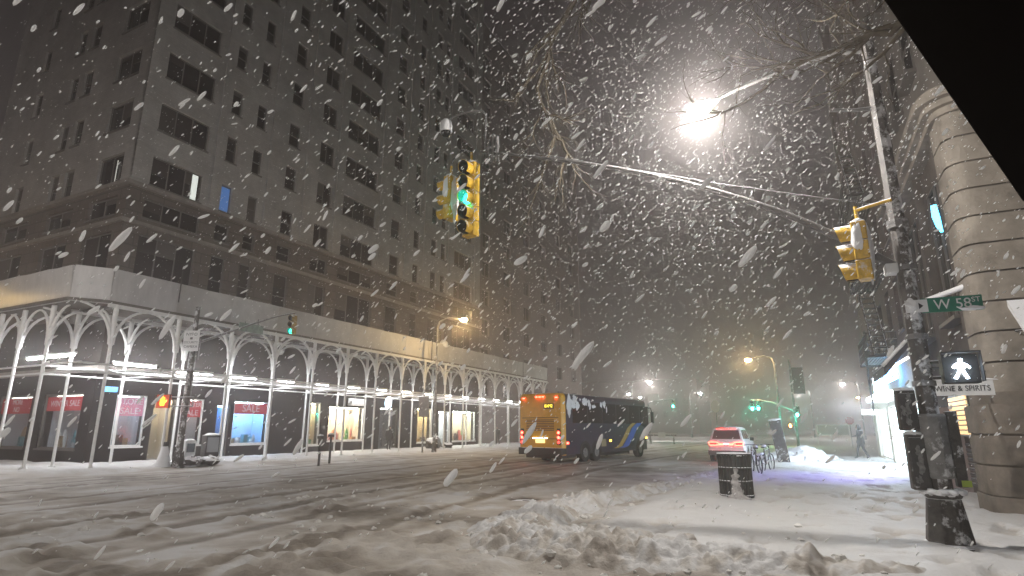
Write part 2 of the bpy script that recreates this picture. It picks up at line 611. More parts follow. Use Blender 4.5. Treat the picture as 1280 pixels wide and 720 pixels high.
def axis(*segs):
    out = []
    for a, b, s in segs:
        out.append(np.arange(a, b - 1e-6, s))
    out.append(np.array([segs[-1][1]]))
    return np.concatenate(out)


def grid_object(name, X, Y, Z, att, facemask, m, smooth=True):
    ny, nx = X.shape
    idx = np.arange(nx * ny).reshape(ny, nx)
    f = np.stack([idx[:-1, :-1], idx[:-1, 1:], idx[1:, 1:], idx[1:, :-1]], -1)[facemask].reshape(-1, 4)
    used = np.unique(f)
    remap = np.zeros(nx * ny, np.int32)
    remap[used] = np.arange(len(used))
    f = remap[f]
    co = np.stack([X, Y, Z], -1).reshape(-1, 3)[used]
    me = bpy.data.meshes.new(name)
    me.vertices.add(len(co))
    me.vertices.foreach_set("co", co.ravel().astype(np.float32))
    me.loops.add(f.size)
    me.loops.foreach_set("vertex_index", f.ravel().astype(np.int32))
    me.polygons.add(len(f))
    me.polygons.foreach_set("loop_start", np.arange(0, f.size, 4, dtype=np.int32))
    me.polygons.foreach_set("loop_total", np.full(len(f), 4, np.int32))
    me.update(calc_edges=True)
    if smooth:
        me.polygons.foreach_set("use_smooth", np.ones(len(f), bool))
    if att is not None:
        at = me.attributes.new("slush", 'FLOAT', 'POINT')
        at.data.foreach_set("value", att.ravel()[used].astype(np.float32))
    me.materials.append(m)
    o = bpy.data.objects.new(name, me)
    COL.objects.link(o)
    return o


gx = axis((-60, -26, 1.0), (-26, -12, .13), (-12, 4.5, .06), (4.5, 30, .75))
gy = axis((-14, 3, .5), (3, 14, .055), (14, 30, .12), (30, 70, .35), (70, 170, 2.0))
GX, GY = np.meshgrid(gx, gy)
GZ, GS = ground_height(GX, GY)
cxm = (GX[:-1, :-1] + GX[1:, 1:]) / 2
cym = (GY[:-1, :-1] + GY[1:, 1:]) / 2
is_left = (cxm < -25.55) & (cym > 12.45)
is_right = (cxm > -3.55) & (cym > 7.85)
tag(grid_object("road", GX, GY, GZ, GS, ~(is_left | is_right), M['street']), kind="structure")
tag(grid_object("left_sidewalk", GX, GY, GZ, GS, is_left, M['street']), kind="structure")
tag(grid_object("right_sidewalk", GX, GY, GZ, GS, is_right, M['street']), kind="structure")
g = MB()
g.box(-398, 398, -98, 698, -0.9, -0.5)
tag(g.build("ground", M['snow']), kind="structure")

# ploughed ridge round the kerb corner
def bank_path():
    pts = [(-3.5, 26), (-3.7, 21.5), (-4.2, 17.5), (-4.75, 14), (-4.95, 11.6), (-4.75, 9.6), (-4.0, 8.45), (-2.9, 8.15), (-1.4, 8.25), (-.2, 8.45), (0.9, 8.7)]
    wd = [.30, .42, .50, .60, .72, .85, .85, .75, .60, .42, .25]
    ht = [.08, .12, .15, .19, .24, .28, .29, .27, .22, .17, .05]
    P, W, Hh = [], [], []
    for i in range(len(pts) - 1):
        for k in range(24):
            t = k / 24
            P.append((pts[i][0] * (1 - t) + pts[i + 1][0] * t, pts[i][1] * (1 - t) + pts[i + 1][1] * t))
            W.append(wd[i] * (1 - t) + wd[i + 1] * t)
            Hh.append(ht[i] * (1 - t) + ht[i + 1] * t)
    return np.array(P), np.array(W), np.array(Hh)


bx = axis((-6.6, 1.6, .026))
by = axis((6.6, 12.0, .026), (12, 26.5, .06))
BX, BY = np.meshgrid(bx, by)
P, W, Hh = bank_path()
best = np.full(BX.shape, -1.0)
for (p, wd, ht) in zip(P, W, Hh):
    d2 = ((BX - p[0]) ** 2 + (BY - p[1]) ** 2) / wd ** 2
    best = np.maximum(best, ht * (1.0 - d2))
big = fbm(BX * 1.6, BY * 1.6, 3, 41)
bill = np.abs(fbm(BX * 3.2, BY * 3.2, 4, 43) - 0.5) * 2
cell = fbm(BX * 7.5, BY * 7.5, 3, 47)
wx, wy = BX + .12 * (fbm(BX * 5, BY * 5, 2, 51) - .5), BY + .12 * (fbm(BX * 5, BY * 5, 2, 53) - .5)
chunk = 0.13 * clods(wx * 2.9, wy * 2.9, 81) + 0.12 * clods(wx * 5.3, wy * 5.3, 84) + 0.10 * clods(wx * 10.5, wy * 10.5, 87)
prof = best * (0.45 + 0.7 * big) + (chunk - .09) * np.clip(best * 5, 0, 1) * (.5 + .8 * big) + 0.06 * (cell - 0.5) * np.clip(best * 6, 0, 1) - .02
BZ, BS = ground_height(BX, BY)
top = BZ + prof
keep = prof > -0.02
fm = keep[:-1, :-1] | keep[1:, 1:] | keep[1:, :-1] | keep[:-1, 1:]
bsl = np.clip(0.12 + 1.5 * (big - 0.5) + 1.2 * (bill - 0.25) + 0.35 * sst(9.2, 7.8, BY), 0, 0.85)
tag(grid_object("snow_bank", BX, BY, np.where(keep, top, BZ - 0.03), bsl, fm, M['street']), kind="structure")

# loose clods thrown off the plough: too many to count
cl = MB()
rr = random.Random(5)
for i in range(420):
    if rr.random() < 0.6:
        k = rr.randrange(len(P))
        x, y = P[k][0] + rr.gauss(0, .6), P[k][1] + rr.gauss(0, .55)
    else:
        x, y = rr.uniform(-14, 0), rr.uniform(5, 13)
    z = float(ground_height(np.array([x]), np.array([y]))[0][0])
    s = rr.choice((.02, .025, .03, .04, .06))
    o = len(cl.v)
    cl.ball((0, 0, 0), 1, 7, 5)
    for j in range(o, len(cl.v)):
        v = cl.v[j]
        q = 1 + rr.uniform(-.3, .3)
        cl.v[j] = (x + v[0] * s * q * 1.2, y + v[1] * s * q, z + v[2] * s * q * .8 + s * .1)
tag(cl.build("snow_clods", M['snow_dirty'], smooth=True), kind="stuff")

# drift heaped behind the kerb in the middle distance
mb = MB()
for i in range(46):
    a, q = rr.uniform(0, 6.28), rr.random() ** .6
    x, y = -0.6 + 2.0 * q * math.cos(a), 35.5 + 2.2 * q * math.sin(a)
    s = rr.uniform(.25, .6) * (1.15 - .6 * q)
    mb.lump((x, y, .1), (s * 1.3, s * 1.2, s * (1.25 - .5 * q)), seed=i, amp=.16, nu=12, nv=8)
tag(mb.build("snow_drift", M['snow'], smooth=True), kind="structure")

# ------------------------------------------------------------------ buildings
def wall_grid(mb, P, u0, u1, z0, z1, holes, depth):
    """wall sheet pierced by rectangular holes, with reveals; P(u, z, d) gives the point d metres behind the face"""
    us = sorted({u0, u1, *[h[0] for h in holes], *[h[1] for h in holes]})
    zs = sorted({z0, z1, *[h[2] for h in holes], *[h[3] for h in holes]})
    us = [u for u in us if u0 <= u <= u1]
    zs = [z for z in zs if z0 <= z <= z1]
    for i in range(len(us) - 1):
        for j in range(len(zs) - 1):
            cu, cz = (us[i] + us[i + 1]) / 2, (zs[j] + zs[j + 1]) / 2
            if any(h[0] < cu < h[1] and h[2] < cz < h[3] for h in holes):
                continue
            mb.quad(P(us[i], zs[j], 0), P(us[i + 1], zs[j], 0), P(us[i + 1], zs[j + 1], 0), P(us[i], zs[j + 1], 0))
    for (a, b, c, d) in holes:
        mb.quad(P(a, c, 0), P(a, c, depth), P(a, d, depth), P(a, d, 0))
        mb.quad(P(b, c, 0), P(b, d, 0), P(b, d, depth), P(b, c, depth))
        mb.quad(P(a, c, 0), P(b, c, 0), P(b, c, depth), P(a, c, depth))
        mb.quad(P(a, d, 0), P(a, d, depth), P(b, d, depth), P(b, d, 0))


def pbox(mb, P, u0, u1, z0, z1, d0, d1):
    vs = [P(u0, z0, d0), P(u1, z0, d0), P(u1, z1, d0), P(u0, z1, d0), P(u0, z0, d1), P(u1, z0, d1), P(u1, z1, d1), P(u0, z1, d1)]
    mb.add(vs, [(0, 1, 2, 3), (4, 7, 6, 5), (0, 4, 5, 1), (1, 5, 6, 2), (2, 6, 7, 3), (3, 7, 4, 0)])


def window_shapes(fr, pn, P, h, n, dep=.2, sill=True):
    a, b, c, d = h
    t = .06
    pbox(fr, P, a, a + t, c, d, dep - .05, dep + .05)
    pbox(fr, P, b - t, b, c, d, dep - .05, dep + .05)
    pbox(fr, P, a + t, b - t, c, c + t, dep - .05, dep + .05)
    pbox(fr, P, a + t, b - t, d - t, d, dep - .05, dep + .05)
    for k in range(1, n):
        u = a + (b - a) * k / n
        pbox(fr, P, u - t / 2, u + t / 2, c + t, d - t, dep - .048, dep + .048)
    if n == 1:
        pbox(fr, P, a + t, b - t, (c + d) / 2 - .025, (c + d) / 2 + .025, dep - .04, dep + .045)
    if sill:
        pbox(fr, P, a - .06, b + .06, c - .1, c - .003, -.07, dep + .02)
    pbox(pn, P, a + t, b - t, c + t, d - t, dep + .0, dep + .03)


BLR = random.Random(99)
for k_, c_ in (('blind_a', (.10, .09, .085)), ('blind_b', (.06, .05, .045)), ('blind_c', (.035, .025, .025))):
    M[k_] = mat(k_, c_, rough=.8)


def add_windows(root, P, specs, limit, origin, fm=None, pm=None):
    """specs: (hole, panes). The nearest `limit` become parts, each with its pane; the rest one stuff part"""
    fm = fm or M['frame']
    pm = pm or M['pane']
    def dist(s):
        h = s[0]
        return Vector(P((h[0] + h[1]) / 2, (h[2] + h[3]) / 2, 0)).length
    specs = sorted(specs, key=dist)
    for (h, n) in specs[:limit]:
        fr, pn = MB(), MB()
        window_shapes(fr, pn, P, h, n)
        o = fr.build("window", fm, root, world=origin)
        pn.build("pane", pm, o, world=origin)
        for kk in range(n):
            if BLR.random() < .5:
                q0, q1 = h[0] + .06 + (h[1] - h[0] - .12) * kk / n + .03, h[0] + .06 + (h[1] - h[0] - .12) * (kk + 1) / n - .03
                bl = MB()
                pbox(bl, P, q0, q1, h[3] - .08 - (h[3] - h[2] - .16) * BLR.choice((.15, .3, .45, .6, 1.0)), h[3] - .08, .17, .195)
                bl.build("blind", M[BLR.choice(('blind_a', 'blind_b', 'blind_c'))], o, world=origin)
    if len(specs) > limit:
        fr, pn = MB(), MB()
        for (h, n) in specs[limit:]:
            window_shapes(fr, pn, P, h, n)
        o = tag(fr.build("windows", fm, root, world=origin), kind="stuff")
        tag(pn.build("panes", pm, o, world=origin), kind="stuff")


# --- the big corner block across the avenue
FX, FY = -31.0, 16.4
PA = lambda u, z, d: (FX - d, u, z)          # avenue face, u = y
PS = lambda u, z, d: (u, FY + d, z)          # side-street face, u = x
O1 = (FX, FY, 0)
big = thing("apartment_building", "tall pale brick corner building with brown stone base behind the white arched scaffold", "building", O1)
ROWS = [14.78 + 3.33 * k for k in range(15)]
acols = [(17.4, 20.45, 3), (21.7, 22.45, 1), (23.65, 24.4, 1), (26.4, 27.4, 1), (29.4, 30.9, 2), (32.2, 36.1, 3), (38.2, 39.5, 1), (41.55, 42.5, 1),
         (44.4, 45.4, 1), (46.1, 47.0, 1), (48.6, 52.2, 3)]
scols = [(-34.3, -31.95, 2), (-37.8, -36.8, 1), (-39.3, -38.4, 1), (-43.4, -42.5, 1)]
ah = [((a, b, z, z + 1.72), n) for z in ROWS for (a, b, n) in acols]
sh = [((a, b, z, z + 1.72), n) for z in ROWS for (a, b, n) in scols]
TOP1 = 66.0
mb = MB()
wall_grid(mb, PA, FY, 54.0, 14.6, TOP1, [h for h, _ in ah], .32)
mb.build("wall", M['brick_y'], big, world=O1)
mb = MB()
wall_grid(mb, PS, -47.3, FX, 14.6, TOP1, [h for h, _ in sh], .32)
mb.quad((FX, FY, TOP1), (FX, 54, TOP1), (-47.3, 54, TOP1), (-47.3, FY, TOP1))
mb.quad((-47.3, FY, 0), (-47.3, 54, 0), (-47.3, 54, TOP1), (-47.3, FY, TOP1))
mb.build("wall", M['brick_x'], big, world=O1)
# shallow piers between the bays
mb = MB()
for (y0, y1) in ((FY, 17.0), (20.95, 21.35), (24.9, 25.6), (28.1, 28.7), (31.25, 31.85), (36.5, 37.4), (40.2, 40.9), (43.1, 43.8), (47.4, 48.2), (52.7, 53.5)):
    pbox(mb, PA, y0, y1, 14.9, TOP1 - .1, -.09, .1)
mb.build("pier", M['brick_y'], big, world=O1)
# base storeys
bcols = [(17.3, 20.6, 3), (21.6, 22.6, 1), (23.6, 24.5, 1), (26.3, 27.5, 1), (29.3, 31.0, 2), (32.1, 36.2, 3), (38.0, 39.6, 1), (41.4, 42.6, 1), (44.2, 47.0, 2), (48.5, 52.3, 3)]
bscols = [(-34.6, -31.9, 2), (-38.9, -36.2, 2), (-44, -41, 2)]
mez = [((a, b, 12.85, 13.95), n) for (a, b, n) in bcols]
sec = [((a, b, 8.9, 11.9), n) for (a, b, n) in bcols]
smez = [((a, b, 12.85, 13.95), n) for (a, b, n) in bscols]
ssec = [((a, b, 8.9, 11.9), n) for (a, b, n) in bscols]
# shop openings at street level (avenue)
shops = [(17.5, 19.05, .85, 3.4), (19.4, 20.75, .08, 3.3), (20.95, 22.35, .85, 3.35), (23.2, 24.1, .08, 3.1), (24.35, 27.0, .8, 3.35), (30.4, 31.5, .6, 3.5),
         (32.3, 36.1, .85, 3.3), (38.0, 40.3, .08, 3.4), (43.2, 45.4, .5, 3.5), (46.6, 48.4, .08, 3.3), (49.0, 53.4, .5, 3.4)]
sshops = [(-35.4, -31.9, .75, 3.45), (-40.0, -36.6, .75, 3.45)]
mb = MB()
wall_grid(mb, PA, FY, 54.0, 7.3, 14.4, [h for h, _ in mez + sec], .3)
mb.build("base_wall", M['base_y'], big, world=O1)
mb = MB()
wall_grid(mb, PS, -47.3, FX, 7.3, 14.4, [h for h, _ in smez + ssec], .3)
mb.build("base_wall", M['base_x'], big, world=O1)
mb = MB()
wall_grid(mb, PA, FY, 54.0, 0, 4.6, shops, .5)
wall_grid(mb, PS, -47.3, FX, 0, 4.6, sshops, .5)
mb.build("shopfront", M['black_gloss'], big, world=O1)
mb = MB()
wall_grid(mb, PA, FY, 54.0, 4.6, 7.3, [], .3)  # darker stone colour here stands in for shade under the deck
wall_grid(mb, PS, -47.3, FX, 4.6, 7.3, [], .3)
mb.build("deck_shade_band", mat("deck_shade_band", (.035, .030, .027), rough=.9, spec=.1, var=.35, scale=1.5, bump=.2, bscale=6), big, world=O1)
for (z0, z1, pr_) in ((14.4, 14.6, .28), (12.3, 12.5, .2), (4.45, 4.75, .15)):
    mb = MB()
    mb.box(-47.3, FX + pr_, FY - pr_, FY + .1, z0, z1)
    mb.box(FX - .1, FX + pr_, FY + .1, 54.0, z0, z1)
    mb.build("belt_course", M['trim'], big, world=O1)
add_windows(big, PA, ah + mez + sec, 70, O1)
add_windows(big, PS, sh + smez + ssec, 29, O1)
# a few lit rooms: blinds and a curtain just behind the glass line
def blind(P, u0, u1, z0, z1, m, name="window_blind"):
    b = MB()
    pbox(b, P, u0, u1, z0, z1, .12, .14)
    b.build(name, m, big, world=O1)
blind(PA, 19.85, 20.2, 14.86, 16.4, emat("lit_curtain", (.85, .92, .85), .62))
blind(PA, 21.78, 22.37, 14.86, 16.4, emat("blue_lit_blind", (.08, .2, .5), .42))
blind(PS, -38.55, -38.46, 14.86, 16.2, emat("lit_gap", (.9, .9, .8), .5))
blind(PS, -32.75, -32.69, 14.86, 16.2, emat("lit_gap_pale", (.9, .9, .8), .4))


def shop_window(P, h, frame_m, back, back_str, goods, banner=None, lit=None, seed=0):
    """one display window: frame; sub-parts pane, backdrop, ceiling strip, goods, banner, lettering"""
    a, b, c, d = h
    q = random.Random(seed)
    fr = MB()
    t = .07
    pbox(fr, P, a, a + t, c, d, .05, .17)
    pbox(fr, P, b - t, b, c, d, .05, .17)
    pbox(fr, P, a + t, b - t, c, c + t, .05, .17)
    pbox(fr, P, a + t, b - t, d - t, d, .05, .17)
    if c > .3:
        pbox(fr, P, a - .05, b + .05, c - .09, c - .003, -.08, .17)
    back_str *= 1.7
    fo = fr.build("shop_window", frame_m, big, world=O1)
    pn = MB()
    pbox(pn, P, a + t, b - t, c + t, d - t, .10, .115)
    pn.build("pane", M['glass'], fo, world=O1)
    bk = MB()
    pbox(bk, P, a, b, c, d, 1.5, 1.55)
    pbox(bk, P, a - .05, a, c, d, .505, 1.5)
    pbox(bk, P, b, b + .05, c, d, .505, 1.5)
    pbox(bk, P, a, b, c - .05, c, .505, 1.5)
    pbox(bk, P, a, b, d, d + .05, .505, 1.5)
    bk.build("display_box", back, fo, world=O1)
    st = MB()
    pbox(st, P, a + .15, b - .15, d - .12, d - .05, .5, .75)
    st.build("display_light", emat("display_strip", lit or (1, .93, .8), back_str), fo, world=O1)
    if goods:
        for k in range(max(3, int((b - a) * 4.2))):
            u = q.uniform(a + .25, b - .25)
            hh = q.uniform(.25, 1.1)
            ww = q.uniform(.1, .26)
            gd = MB()
            dp = q.uniform(.5, 1.1)
            if q.random() < .5:
                pbox(gd, P, u - ww, u + ww, c, c + hh * .55, dp, dp + .3)
            else:
                p0 = Vector(P(u, c, dp + .15))
                gd.tube([p0, p0 + Vector((0, 0, hh * .5)), p0 + Vector((0, 0, hh * .8)), p0 + Vector((0, 0, hh))], [ww * .5, ww * .75, ww * .55, ww * .2], 10)
            gd.build("display_goods", q.choice(goods), fo, world=O1)
    if banner:
        bm_, txt, zz0, zz1 = banner
        bn = MB()
        pbox(bn, P, a + t + .02, b - t - .02, zz0, zz1, .13, .15)
        bn.build("banner", bm_, fo, world=O1)
        lines = txt.split("|")
        for i, tx in enumerate(lines):
            zz = zz1 - (zz1 - zz0) * (i + .5) / len(lines)
            p = P((a + b) / 2, zz, .122)
            sz = min((zz1 - zz0) / len(lines) * .95, (b - a) * 1.35 / max(4, len(tx)))
            rz = R(90) if P is PA else 0
            text("lettering", tx, sz, M['banner_text'], fo, (p[0] - O1[0], p[1] - O1[1], p[2] - O1[2]), (R(90), 0, rz), .003)
    return fo


g_cool = [mat("goods_grey", (.35, .36, .38)), mat("goods_teal", (.1, .3, .35)), mat("goods_white", (.7, .7, .7)), mat("goods_black", (.03, .03, .03)), mat("goods_box", (.4, .28, .16))]
g_warm = [mat("goods_gold", (.6, .4, .12)), mat("goods_red", (.6, .1, .08)), mat("goods_cream", (.75, .68, .5)), mat("goods_green", (.15, .35, .12)), mat("goods_dark", (.06, .04, .04)), mat("goods_orange", (.7, .3, .1))]
back_grey = mat("display_grey", (.42, .43, .46), rough=.8)
back_blue = mat("display_blue", (.25, .42, .62), rough=.8)
back_warm = mat("display_warm", (.65, .55, .4), rough=.8)
back_dark = mat("display_dark", (.12, .12, .13), rough=.8)
shop_window(PS, sshops[0], M['bronze'], back_grey, 2.2, g_cool, (M['red_banner'], "WINTER SALE", 2.6, 3.3), seed=1)
shop_window(PS, sshops[1], M['bronze'], back_grey, 2.2, g_cool, (M['red_banner'], "MORE|NO", 2.5, 3.3), seed=2)
shop_window(PA, shops[0], M['white_paint'], back_grey, 16, g_cool, (M['pink_banner'], "STORE|SALE", 2.35, 3.3), lit=(.85, .95, 1), seed=3)
shop_window(PA, shops[1], M['bronze'], back_warm, 13, None, None, seed=4)
shop_window(PA, shops[2], M['white_paint'], back_grey, 13, g_cool, (M['red_banner'], "WINTER|SALE", 2.35, 3.25), seed=5)
shop_window(PA, shops[3], M['bronze'], back_blue, 22, None, None, lit=(.35, .6, 1), seed=6)
shop_window(PA, shops[4], M['white_paint'], back_blue, 60, g_cool, (M['red_banner'], "SALE", 2.6, 3.25), lit=(.55, .8, 1), seed=7)
shop_window(PA, shops[5], M['white_paint'], back_warm, 36, g_warm, None, lit=(1, .85, .55), seed=8)
shop_window(PA, shops[6], M['white_paint'], back_warm, 46, g_warm, None, lit=(1, .9, .72), seed=9)
shop_window(PA, shops[7], M['bronze'], back_dark, 8, None, None, seed=10)
shop_window(PA, shops[8], M['white_paint'], back_warm, 36, g_warm, None, lit=(1, .85, .5), seed=11)
shop_window(PA, shops[9], M['white_paint'], mat("display_white", (.8, .8, .78)), 55, None, None, lit=(1, 1, .95), seed=12)
shop_window(PA, shops[10], M['white_paint'], back_warm, 42, g_warm, None, lit=(.95, 1, .85), seed=13)
mb = MB()
mb.prism([(38.9 + .34 * math.cos(k * math.pi / 10), 3.75 + .5 * math.sin(k * math.pi / 10)) for k in range(20)], FX + .02, FX + .16, 'x')
mb.build("oval_shop_sign", emat("oval_sign_light", (.6, .8, 1), 7), big, world=O1)
mb = MB()
mb.box(FX + .02, FX + .12, 15.2 + 1.5, 17.4, 3.5, 3.75)
mb.build("blue_light_strip", emat("blue_strip", (.12, .45, .9), 1.5), big, world=O1)
mb = MB()
mb.box(FX + .03, FX + .1, 34.2, 36.0, 3.42, 3.95)
mb.build("white_shop_panel", emat("lit_panel", (.9, .9, .9), .55), big, world=O1)

# --- next building along the avenue, fading into the storm
O2 = (FX - .6, 54.2, 0)
PB = lambda u, z, d: (FX - .6 - d, u, z)
b2 = thing("brick_building", "dusky brick building fading into the snowfall beyond the pale corner building", "building", O2)
c2 = [(55.6, 57.3, 2), (60.9, 62.9, 2), (66.6, 68.6, 2), (72.2, 74.2, 2), (77.8, 79.8, 2), (83.4, 85.4, 2)]
h2 = [((a, b, z, z + 1.8), n) for z in [5.2 + 3.4 * k for k in range(13)] for (a, b, n) in c2]
mb = MB()
wall_grid(mb, PB, 54.2, 88, 0, 52, [h for h, _ in h2], .3)
mb.quad((O2[0], 88, 0), (O2[0] - 16, 88, 0), (O2[0] - 16, 88, 52), (O2[0], 88, 52))
mb.quad((O2[0], 54.2, 0), (O2[0] - 16, 54.2, 0), (O2[0] - 16, 54.2, 52), (O2[0], 54.2, 52))
mb.quad((O2[0], 54.2, 52), (O2[0], 88, 52), (O2[0] - 16, 88, 52), (O2[0] - 16, 54.2, 52))
mb.build("wall", M['dark_brick_y'], b2, world=O2)
mb = MB()
mb.box(O2[0] - .1, O2[0] + .35, 54.25, 88, 4.0, 4.4)
mb.build("cornice", M['trim'], b2, world=O2)
add_windows(b2, PB, h2, 78, O2)

# --- far blocks at the end of the avenue
for i, (x0, x1, y0, y1, h, lab) in enumerate(((-75, -30, 190, 215, 17, "low dark block faint at the far left end of the avenue"),
                                              (20, 52, 130, 160, 15, "low dark block faint at the far right beyond the lamps"))):
    o = (x0, y0, 0)
    t = thing("distant_tower", lab, "building", o, 0, "far blocks in the storm")
    hs = [((x0 + 2 + 3.2 * k, x0 + 3.6 + 3.2 * k, 5 + 4 * j, 7 + 4 * j), 2) for k in range(int((x1 - x0 - 3) / 3.2)) for j in range(int((h - 6) / 4))]
    Pf = lambda u, z, d, y0=y0: (u, y0 + d, z)
    mb = MB()
    wall_grid(mb, Pf, x0, x1, 0, h, [q for q, _ in hs], .3)
    mb.quad((x0, y0, 0), (x0, y1, 0), (x0, y1, h), (x0, y0, h))
    mb.quad((x1, y0, 0), (x1, y1, 0), (x1, y1, h), (x1, y0, h))
    mb.quad((x0, y0, h), (x1, y0, h), (x1, y1, h), (x0, y1, h))
    mb.build("wall", M['dark_brick_y'], t, world=o)
    add_windows(t, Pf, hs, 8, o)

# --- the rounded stone corner building on the right
RX, RY = 3.45, 15.2
OR = (RX, RY, 0)
rb = thing("stone_building", "brown limestone corner building with grooved rounded corner beside the signal pole", "building", OR)


def corner_outline(off, rad, n=9, yend=16.25):
    """footprint, from far along the avenue face, round the corner, out along the side-street face"""
    x, y = RX - off, RY - off
    pts = [(x, yend), (x, y + rad)]
    for k in range(1, n):
        a = math.pi + (math.pi / 2) * k / n
        pts.append((x + rad + rad * math.cos(a), y + rad + rad * math.sin(a)))
    pts += [(x + rad, y), (26.0, y), (26.0, yend)]
    return pts


# courses with recessed joints, built as stacked slabs
cz = 2.45
k = 0
win_y, win_z = (17.1, 19.0), (4.6, 8.3)
rbm, joints = MB(), MB()
while cz < 8.4:
    z1 = cz + .64
    out = corner_outline(0, .38)
    rbm.prism(out, cz + .022, z1 - .022)
    joints.prism(corner_outline(-.045, .35), z1 - .023, z1 + .023)
    cz = z1
rbm.build("banded_wall", M['stone'], rb, smooth=True, world=OR)
joints.build("joint_course", mat("stone_joint", (.10, .085, .07), rough=.9), rb, smooth=True, world=OR)
mb = MB()
mb.prism(corner_outline(.34, .6), -.1, .42)
for z_ in (.42, 1.02, 1.62):
    mb.prism(corner_outline(.30, .56), z_ + .022, z_ + .6 - .022)
    mb.prism(corner_outline(.255, .53), z_ - .021, z_ + .021)
mb.prism(corner_outline(.255, .53), 2.199, 2.222)
mb.prism(corner_outline(.18, .6), 2.223, 2.47)
mb.build("plinth", M['stone_base'], rb, smooth=True, world=OR)
mb = MB()
zc = cz
for (o_, h_) in ((.08, .16), (.22, .14), (.38, .2), (.30, .1)):
    mb.prism(corner_outline(o_, .5 + o_ * .8, yend=24.0 - o_ * .01), zc, zc + h_)
    zc += h_
mb.build("cornice", M['stone'], rb, smooth=True, world=OR)
mb = MB()
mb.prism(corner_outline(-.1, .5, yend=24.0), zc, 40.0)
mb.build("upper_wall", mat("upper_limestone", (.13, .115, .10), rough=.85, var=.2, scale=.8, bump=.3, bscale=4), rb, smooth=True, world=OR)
mb = MB()
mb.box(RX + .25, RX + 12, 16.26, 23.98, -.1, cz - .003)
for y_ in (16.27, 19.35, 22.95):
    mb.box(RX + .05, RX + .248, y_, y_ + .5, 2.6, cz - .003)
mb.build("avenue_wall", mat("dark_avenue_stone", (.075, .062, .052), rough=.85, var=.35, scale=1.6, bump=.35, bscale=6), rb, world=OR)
PRr = lambda u, z, d: (RX + d, u, z)
for (h, n) in (((16.9, 18.6, 4.4, 8.0), 2), ((20.2, 22.4, 4.4, 8.0), 2)):
    fr, pn = MB(), MB()
    window_shapes(fr, pn, lambda u, z, d: (RX + .02 + d, u, z), h, n)
    o = fr.build("window", M['bronze'], rb, world=OR)
    pn.build("pane", M['pane'], o, world=OR)
for z in (11.0, 14.6, 18.2, 21.8, 25.4):
    for y in (16.8, 19.2, 21.6):
        fr, pn = MB(), MB()
        window_shapes(fr, pn, lambda u, zz, d: (RX - .1 + d, u, zz), (y, y + 1.2, z, z + 2.0), 1)
        o = fr.build("window", M['bronze'], rb, world=OR)
        pn.build("pane", M['pane'], o, world=OR)
mb = MB()
mb.prism([(17.0, 6.5), (17.35, 6.75), (17.6, 7.1), (17.55, 7.4), (17.2, 7.3), (17.05, 6.9)], RX + .02, RX + .08, 'x')
mb.build("neon_sign", emat("cyan_neon", (.1, .6, 1.0), 5), rb, world=OR)
# ground-floor opening with warm bottle shelves, louvre below
mb = MB()
mb.box(RX - .06, RX + .248, 17.0, 19.0, 1.55, 2.55)
sh_o = mb.build("shop_window", M['bronze'], rb, world=OR)
mb = MB()
for zi in range(8):
    for yi in range(14):
        mb.box(RX - .095, RX - .062, 17.08 + yi * .135, 17.17 + yi * .135, 1.6 + zi * .116, 1.685 + zi * .116)
tag(mb.build("lit_bottles", emat("warm_shelf_light", (1.0, .62, .3), .75), sh_o, world=OR), kind="stuff")
mb = MB()
for zi in range(9):
    mb.box(RX + .1, RX + .252, 17.1, 18.9, .35 + zi * .12, .41 + zi * .12)
mb.build("louvre", M['dark_metal'], rb, world=OR)
mb = MB()
mb.box(RX - .25, RX + .245, 19.6, 20.5, -.1, 2.3)
mb.build("door_pier", mat("mauve_stone", (.24, .19, .18), rough=.7, var=.2, scale=3), rb, world=OR)

tag_m = mat("awning_canvas", (.62, .62, .62), rough=.7, var=.08, snow=.4)
t = thing("white_awning", "white canvas awning on the grooved stone wall at the right edge", "awning", (4.0, RY, 3.6))
mb = MB()
mb.prism([(0, .75), (-.7, .05), (-.7, 0), (-.62, 0), (0, .6)], 0, 1.9, 'x')
mb.build("canvas", tag_m, t)
mb = MB()
mb.tube([(.05, 0, .1), (.05, -.66, .03)], .02, 6)
mb.tube([(.05, -.66, .03), (1.85, -.66, .03)], .02, 6)
mb.tube([(1.85, 0, .1), (1.85, -.66, .03)], .02, 6)
mb.build("frame", M['dark_metal'], t)

t = thing("shop_awning", "dark sloping shop awning edged with snow behind the green street sign", "awning", (RX, 20.4, 3.3))
mb = MB()
mb.prism([(-.2, 1.35), (-1.25, .25), (-1.25, 0), (-1.2, 0), (-.2, 1.2)], 0, 3.3, 'y')
mb.build("canvas", mat("dark_canvas", (.035, .03, .04), rough=.7, snow=.15), t)
mb = MB()
mb.tube([(-.2, -.02, 1.38), (-1.28, -.02, .25)], .055, 8)
mb.build("snow_edge", M['snow'], t, smooth=True)
t = thing("flagpole", "snow plastered flagpole leaning out from the grooved stone corner", "flagpole", (RX + .1, 15.7, 4.85))
mb = MB()
mb.tube([(0, 0, 0), (-.35, .9, -.0), (-.75, 1.9, .0)], [.07, .065, .05], 10)
mb.build("pole", M['snow'], t, smooth=True)
mb = MB()
mb.box(.0, .12, -.08, .1, -.12, .12)
mb.build("bracket", M['dark_metal'], t)

